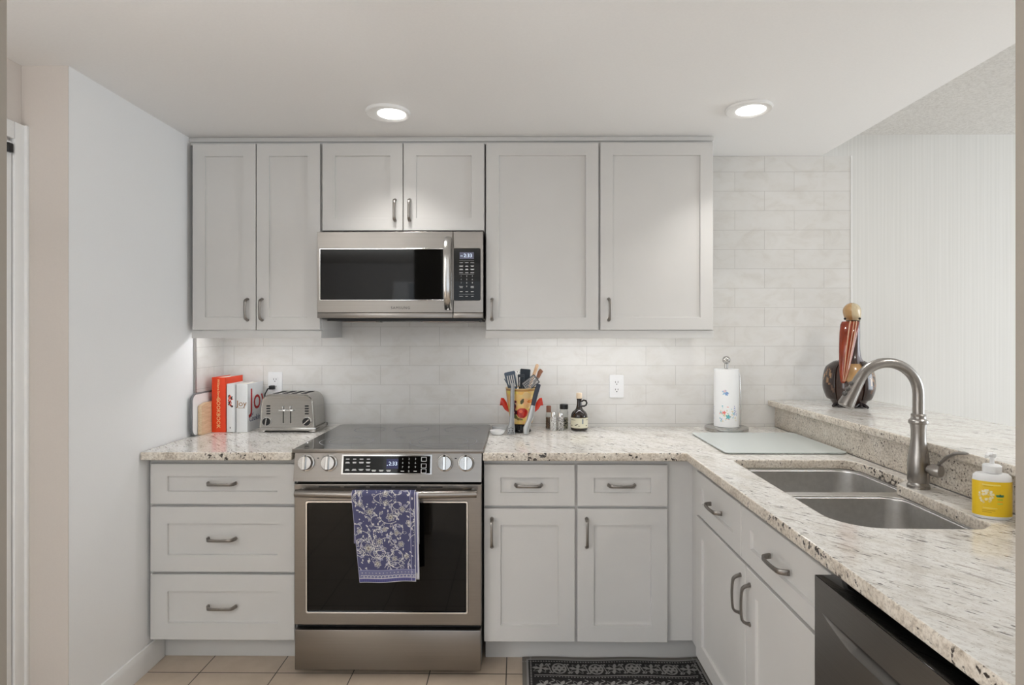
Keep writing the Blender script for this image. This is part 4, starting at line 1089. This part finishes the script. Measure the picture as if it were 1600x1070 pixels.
# paper towel holder and roll
px, py = 1.045, 2.885
t = thing('paper_towel_holder', 'steel countertop paper towel holder with round base and ball top', 'paper towel holder', (px, py, ZG))
MB().lathe([(0, 0), (.101, 0), (.104, .003), (.104, .016), (.098, .020), (0, .021)], (px, py, ZG), n=56).build('base', M['satin'], t)
MB().lathe([(0, .021), (.007, .021), (.007, .330), (0, .330)], (px, py, ZG), n=20).build('pole', M['satin'], t)
MB().lathe([(.0, .308), (.0095, .308), (.0095, .334), (0, .334)], (px, py, ZG), n=24).ball((px, py, ZG+.350), .0195, n=28, m=18).build('finial', M['satin'], t)
MB().tube([(px+.072, py, ZG+.018), (px+.072, py, ZG+.14), (px+.066, py, ZG+.27), (px+.064, py, ZG+.285)], .0022, n=8).build('tension_arm', M['satin'], t)
W, H = 320, 250
cv = Canvas(W, H, rgb(240, 240, 240)); rn = random.Random(9)
tl = [rgb(120, 190, 200), rgb(150, 180, 214), rgb(238, 168, 160), rgb(226, 206, 150), rgb(170, 204, 160), rgb(176, 168, 204)]
def starfish(x, y, r, c):
    for k in range(5): cv.leaf(x, y, r, r*.24, k*2*PI/5-PI/2+.2, c)
for ox in (0, 106, 213):
    starfish(ox+54, 100, 14, rgb(150, 190, 214)); starfish(ox+60, 104, 9, rgb(120, 150, 200)); starfish(ox+52, 94, 8, rgb(228, 200, 206))
    for k in range(46):
        x, y = ox+rn.uniform(30, 104), rn.gauss(196, 16)
        if rn.random() < .5: cv.leaf(x, y, rn.uniform(5, 11), 2.2, rn.uniform(0, 6), rn.choice(tl))
        else: cv.disc(x, y, rn.uniform(1.2, 3), rn.choice(tl))
    starfish(ox+66, 204, 12, rgb(90, 176, 184)); starfish(ox+50, 186, 9, rgb(232, 120, 110))
    for k in range(4): cv.leaf(ox+88, 170+k*9, 13, 1.8, -.5, rgb(150, 160, 205))
t = thing('paper_towel_roll', 'white paper towel roll printed with pastel sea stars on holder', 'paper towels', (px, py, ZG+.022))
rr_ = .0595
def rollf(u, v):
    a = 2*PI*u+R(-86); return V((px+rr_*math.sin(a), py-rr_*math.cos(a), ZG+.022+.284*(1-v)))
from_grids('paper', [(rollf, 241, 180, cv.a)], painted('printed_paper', .9, bstr=.2), t)
MB().lathe([(rr_, .306), (.021, .3062), (.021, .0222), (rr_, .022)], (px, py, ZG), n=48, cap0=False, cap1=False).build('core', plain('roll_core', rgb(236, 236, 236), .9), t)
# glass board
t = thing('glass_cutting_board', 'frosted greenish glass cutting board lying behind the sink', 'cutting board', (1.08, 2.54, ZG))
MB().mesh(slab_mesh(fillet([(.835, 2.312, .02), (1.325, 2.312, .02), (1.325, 2.775, .02), (.835, 2.775, .02)], 6), [], ZG+.003, ZG+.0078, .001)).build('pane', M['board_glass'], t)
for x in (.86, 1.30):
    for y in (2.34, 2.75): MB().lathe([(0, 0), (.007, 0), (.007, .003), (0, .003)], (x, y, ZG), n=14).build('foot', M['white'], t)

# soap bottle
sx, sy = 1.2525, 1.530
t = thing('soap_dispenser', 'yellow hand soap pump bottle at right end of the sink', 'soap dispenser', (sx, sy, ZG))
rot = R(-14)
def oval(prof, mb): return mb.lathe(prof, (sx, sy, ZG), n=56, sx=1, sy=.62, rot=rot)
oval([(0, 0), (.039, 0), (.0425, .004), (.0435, .02), (.0435, .100), (.042, .110), (.036, .116), (.021, .118), (0, .118)], MB()).build('body', M['white'], t)
W, H = 360, 110
cv = Canvas(W, H, rgb(247, 206, 40)); rn = random.Random(2)
for ox in (75, 255):
    fxn = ox-18
    for k in range(40):
        a = rn.uniform(0, 6.28); q = 22*math.sqrt(rn.random()); cv.disc(fxn+q*math.cos(a), 46+q*math.sin(a), 3.4, rn.choice((rgb(246, 232, 190), rgb(250, 242, 220), rgb(240, 216, 140))))
    cv.rect(ox-30, ox+24, 9, 13, rgb(252, 230, 130)); cv.rect(ox-26, ox+2, 15, 17, rgb(214, 168, 30))
    cv.leaf(ox+22, 46, 13, 4, R(-160), rgb(60, 140, 100)); cv.leaf(ox+22, 46, 13, 4, R(-20), rgb(50, 120, 90)); cv.disc(ox+22, 42, 4, rgb(40, 110, 90))
    for k in range(3): cv.rect(ox+14, ox+30, 54+k*6, 57+k*6, (rgb(170, 200, 60), rgb(240, 150, 40), rgb(196, 208, 90))[k])
    cv.rect(ox-28, ox+14, 82, 85, rgb(252, 232, 140)); cv.rect(ox-30, ox+8, 90, 92, rgb(196, 150, 30)); cv.rect(ox-30, ox-2, 96, 98, rgb(196, 150, 30))
def labf(u, v):
    a = 2*PI*u-PI/2-PI/2; r_ = .0439; p = Matrix.Rotation(rot, 3, 'Z') @ V((r_*math.cos(a), r_*.62*math.sin(a), 0))
    return V((sx+p.x, sy+p.y, ZG+.098-.090*v))
from_grids('label', [(labf, 181, 60, cv.a)], painted('yellow_label', .35), t)
MB().lathe([(0, .118), (.0195, .118), (.0205, .121), (.0205, .136), (.018, .139), (.012, .140), (.0, .140)], (sx, sy, ZG), n=32).build('collar', M['white'], t)
pu = MB().lathe([(0, .14), (.005, .14), (.005, .160), (0, .160)], (sx, sy, ZG), n=16).lathe([(0, .158), (.008, .158), (.0095, .163), (.009, .169), (0, .170)], (sx, sy, ZG), n=20)
pu.tube([(sx, sy, ZG+.166), (sx-.016, sy-.008, ZG+.168), (sx-.024, sy-.012, ZG+.164), (sx-.025, sy-.0125, ZG+.158)], [.005, .0042, .0038, .003], n=10)
pu.build('pump', M['white'], t)

# ------------------------------------------------------------------ pelican figurine
PX, PY, PZ = 1.585, 2.765, 1.0537
t = thing('pelican_figurine', 'glazed brown pelican figurine with long orange bill on the bar', 'figurine', (PX, PY, PZ), R(0))
brown = rgb(58, 38, 30); dbrown = rgb(40, 28, 26); tan = rgb(190, 150, 100); cream = rgb(208, 190, 156); greyb = rgb(126, 120, 126)
# sections: z, centre x, centre y, rx, ry
sec = [(.000, 0, .01, .062, .055), (.012, 0, .01, .072, .066), (.04, 0, .01, .086, .080), (.08, 0, .012, .096, .090), (.12, 0, .016, .096, .092), (.155, 0, .018, .092, .090), (.185, .000, .018, .083, .080),
       (.207, .004, .014, .062, .062), (.225, .012, .010, .042, .046), (.25, .018, .008, .031, .034), (.29, .022, .010, .0245, .027), (.33, .024, .012, .0235, .026), (.37, .022, .010, .025, .028),
       (.40, .018, .004, .029, .032), (.425, .014, -.004, .036, .040), (.45, .012, -.008, .0385, .044), (.468, .012, -.008, .034, .040), (.482, .012, -.007, .022, .026), (.489, .012, -.006, .008, .010)]
sa = np.array(sec); zz = np.linspace(0, 1, 110)
tz = np.linspace(0, 1, len(sec))
def interp(v):
    # Catmull-Rom over the sections
    f = v*(len(sec)-1); i = min(int(f), len(sec)-2); q = f-i
    p0, p1, p2, p3 = sa[max(i-1, 0)], sa[i], sa[i+1], sa[min(i+2, len(sec)-1)]
    return .5*(2*p1+(p2-p0)*q+(2*p0-5*p1+4*p2-p3)*q*q+(3*p1-p0-3*p2+p3)*q**3)
def pel(u, v):
    z, cx, cy, rx, ry = interp(v); a = 2*PI*u+PI   # u=.5 faces the viewer
    return V((PX+cx+max(rx, .001)*math.sin(a+PI), PY+cy-max(ry, .001)*math.cos(a+PI), PZ+max(z, 0)))
NU, NV = 97, 150
cvp = np.zeros((NV, NU, 3)); rn = random.Random(6)
for j in range(NV):
    z = interp(j/(NV-1))[0]
    for i in range(NU):
        a = ((i/(NU-1))*2*PI+PI+PI) % (2*PI); a = a-2*PI if a > PI else a     # 0 = front
        c = brown
        if z > .10: 
            w = .62*min(1, (z-.085)/.07)
            if z < .215 and abs(a-.20) < w: c = tan
        if .2 <= z < .40: c = greyb if abs(a) > .5 else rgb(70, 52, 46)
        if z >= .395: c = tan if a < -.1 else cream
        if .392 <= z < .405 and abs(a) < 1.3: c = dbrown
        cvp[j, i] = c[:3]
glaze = painted('pelican_glaze', .2, coat=.3)
body = from_grids('body', [(pel, NU, NV, cvp)], glaze, t)
# bill: flat above, rounded below, resting on the chest
bl = MB(); n = 18; rs = []
path = [(.400, .004, -.046, .036, .020), (.385, .0, -.060, .0385, .026), (.34, -.006, -.072, .037, .030), (.27, -.014, -.084, .031, .026), (.20, -.021, -.096, .0235, .020), (.15, -.026, -.102, .017, .014), (.122, -.029, -.104, .011, .009), (.112, -.030, -.102, .004, .004)]
for z, cx, cy, rx, ry in path:
    rs.append([V((PX+cx+rx*math.cos(2*PI*k/n), PY+cy+ry*math.sin(2*PI*k/n)*(1 if math.sin(2*PI*k/n) > 0 else .75), PZ+z)) for k in range(n)])
bl.rings(rs)
billm = plain('orange_bill_glaze', rgb(134, 50, 22), .15, var=.25, nscale=12, stretch=(5, 5, 1), coat=.3)
bill = bl.build('bill', billm, t, ang=60)
rl = MB()
for off, rr2 in ((-.001, .0035), (.014, .0022), (.024, .003)):
    rl.tube([(PX+cx+off*(rx/.036), PY+cy-ry*.75*math.sqrt(max(0, 1-(off/.036)**2))-.0002, PZ+z) for z, cx, cy, rx, ry in path[:-1]], [rr2*(.35+.65*(1-k/6)) for k in range(7)], n=8)
rl.build('bill_ridge', plain('pale_ridge_glaze', rgb(214, 170, 140), .15, coat=.6), bill)
for s in (-1, 1):
    MB().ball((PX+.012+s*.030, PY-.036, PZ+.413), .0055, n=14, m=10).build('eye', plain('eye_glaze', rgb(12, 12, 12), .08), t)
    wv = lambda u, v, s=s: None
    W2, H2 = 60, 120
    cw = Canvas(W2, H2, rgb(50, 38, 34)); rn = random.Random(8+s)
    for k in range(26):
        x = rn.uniform(4, 56); y = rn.uniform(10, 80); cw.line([(x, y), (x+rn.uniform(-5, 5), y+rn.uniform(20, 42))], 1.0, rn.choice((rgb(150, 116, 84), rgb(96, 70, 54), rgb(186, 150, 112), rgb(28, 22, 22))))
    def wing(u, v, s=s):
        a = R(18)+R(150)*u                      # from the front round to the back
        zt = .028+.184*(1-v)
        prof_ = math.sin(PI*min(1, max(0, .06+.90*(1-v))))**.45
        z, cx, cy, rx, ry = interp(np.interp(zt, sa[:, 0], tz))
        rxx = (rx+.005)+.009*prof_*math.sin(PI*(.1+.8*u)); ryy = (ry+.006)+.010*prof_
        edge = math.sin(PI*u)**.35 if 0 < u < 1 else 0
        k = .93+.07*edge
        k = k if 0 < v < 1 else .94
        return V((PX+cx+s*rxx*math.sin(a+R(20))*k*(1.02), PY+cy-ryy*math.cos(a+R(20))*k, PZ+zt))
    from_grids('wing', [(wing, 40, 80, cw.a)], glaze, t)
    ft = MB()
    for q in (-1, 0, 1): ft.tube([(PX+s*.045, PY-.05, PZ+.012), (PX+s*.045+q*.016, PY-.085, PZ+.010), (PX+s*.045+q*.024, PY-.108, PZ+.006)], [.010, .0085, .006], n=10)
    ft.build('foot', plain('foot_glaze', rgb(44, 40, 42), .15, coat=.6), t)

t.rotation_euler = (0, 0, R(-27))

# ------------------------------------------------------------------ rug
def rug():
    W, H = 620, 700
    blk = rgb(36, 33, 33); gry = rgb(150, 147, 144)
    c = Canvas(W, H, rgb(120, 114, 108))
    c.rect(14, W-14, 14, H-14, gry); c.rect(22, W-22, 22, H-22, blk)
    for k in range(0, W, 9): c.rect(k, k+5, 27, 32, gry)
    for k in range(0, H, 9): c.rect(27, 32, k, k+5, gry); c.rect(W-32, W-27, k, k+5, gry)
    def border(y0, flip):
        for k in range(9):
            x = 62+k*62
            if k % 2:
                c.disc(x, y0+36, 25, gry, 30); c.disc(x, y0+36, 19, blk, 24)
                for q in range(6): c.leaf(x, y0+36, 22, 5.5, q*PI/3+.5, gry)
                c.disc(x, y0+36, 4, blk)
            else:
                for q in range(8): c.leaf(x, y0+36, 30, 6.5, q*PI/4+.2, gry, blk if q % 2 else None)
                c.disc(x, y0+36, 6, gry)
            for s in (-1, 1):
                p = [(x+30+s*q*.6, y0+36+s*(26*math.sin(q/9))) for q in range(0, 22, 3)]; c.line(p, 2.0, gry)
                c.disc(x+31, y0+36+s*24, 4, gry)
    border(34, 0)
    c.rect(40, W-40, 108, 112, gry)
    for k in range(40, W-40, 10): c.rect(k, k+5, 115, 120, gry)
    rn = random.Random(21)
    for j in range(8):
        for i in range(10):
            x = 70+i*54+(27 if j % 2 else 0); y = 160+j*70
            for q in range(6): c.leaf(x, y, 26, 6, q*PI/3+.3*j, gry, blk if q % 2 == 0 else None)
            c.disc(x, y, 5, gry)
            p = [(x+q*1.3, y+34+9*math.sin(q*.28)) for q in range(0, 44, 3)]; c.line(p, 2.2, gry)
            p = [(x+26+9*math.sin(q*.3), y-30+q*1.4) for q in range(0, 40, 3)]; c.line(p, 1.6, gry)
    x0, x1, y1, y0 = .022, .785, 2.480, 1.62
    o = from_grids('patterned_rug', [(lambda u, v: V((x0+(x1-x0)*u, y1+(y0-y1)*v+.004*math.sin(u*13)*(1-v), .006+.0045*max(0, u-.86)/.14*(1-v))), 460, 520, c.a),
        (lambda u, v: V((x0+(x1-x0)*u, y1+.004*math.sin(u*13), .0006+.0054*v)), 60, 2, rgb(96, 90, 86)),
        (lambda u, v: V((x0, y0+(y1-y0)*u, .0006+.0054*v)), 60, 2, rgb(96, 90, 86)),
        (lambda u, v: V((x1, y0+(y1-y0)*u, .0006+.0054*v)), 60, 2, rgb(96, 90, 86)),
        (lambda u, v: V((x0+(x1-x0)*u, y0, .0006+.0054*v)), 60, 2, rgb(96, 90, 86))], painted('rug_pile', .95, bstr=.6))
    tag(o, 'black and grey patterned rug on the floor before the sink cabinet', 'rug')
rug()
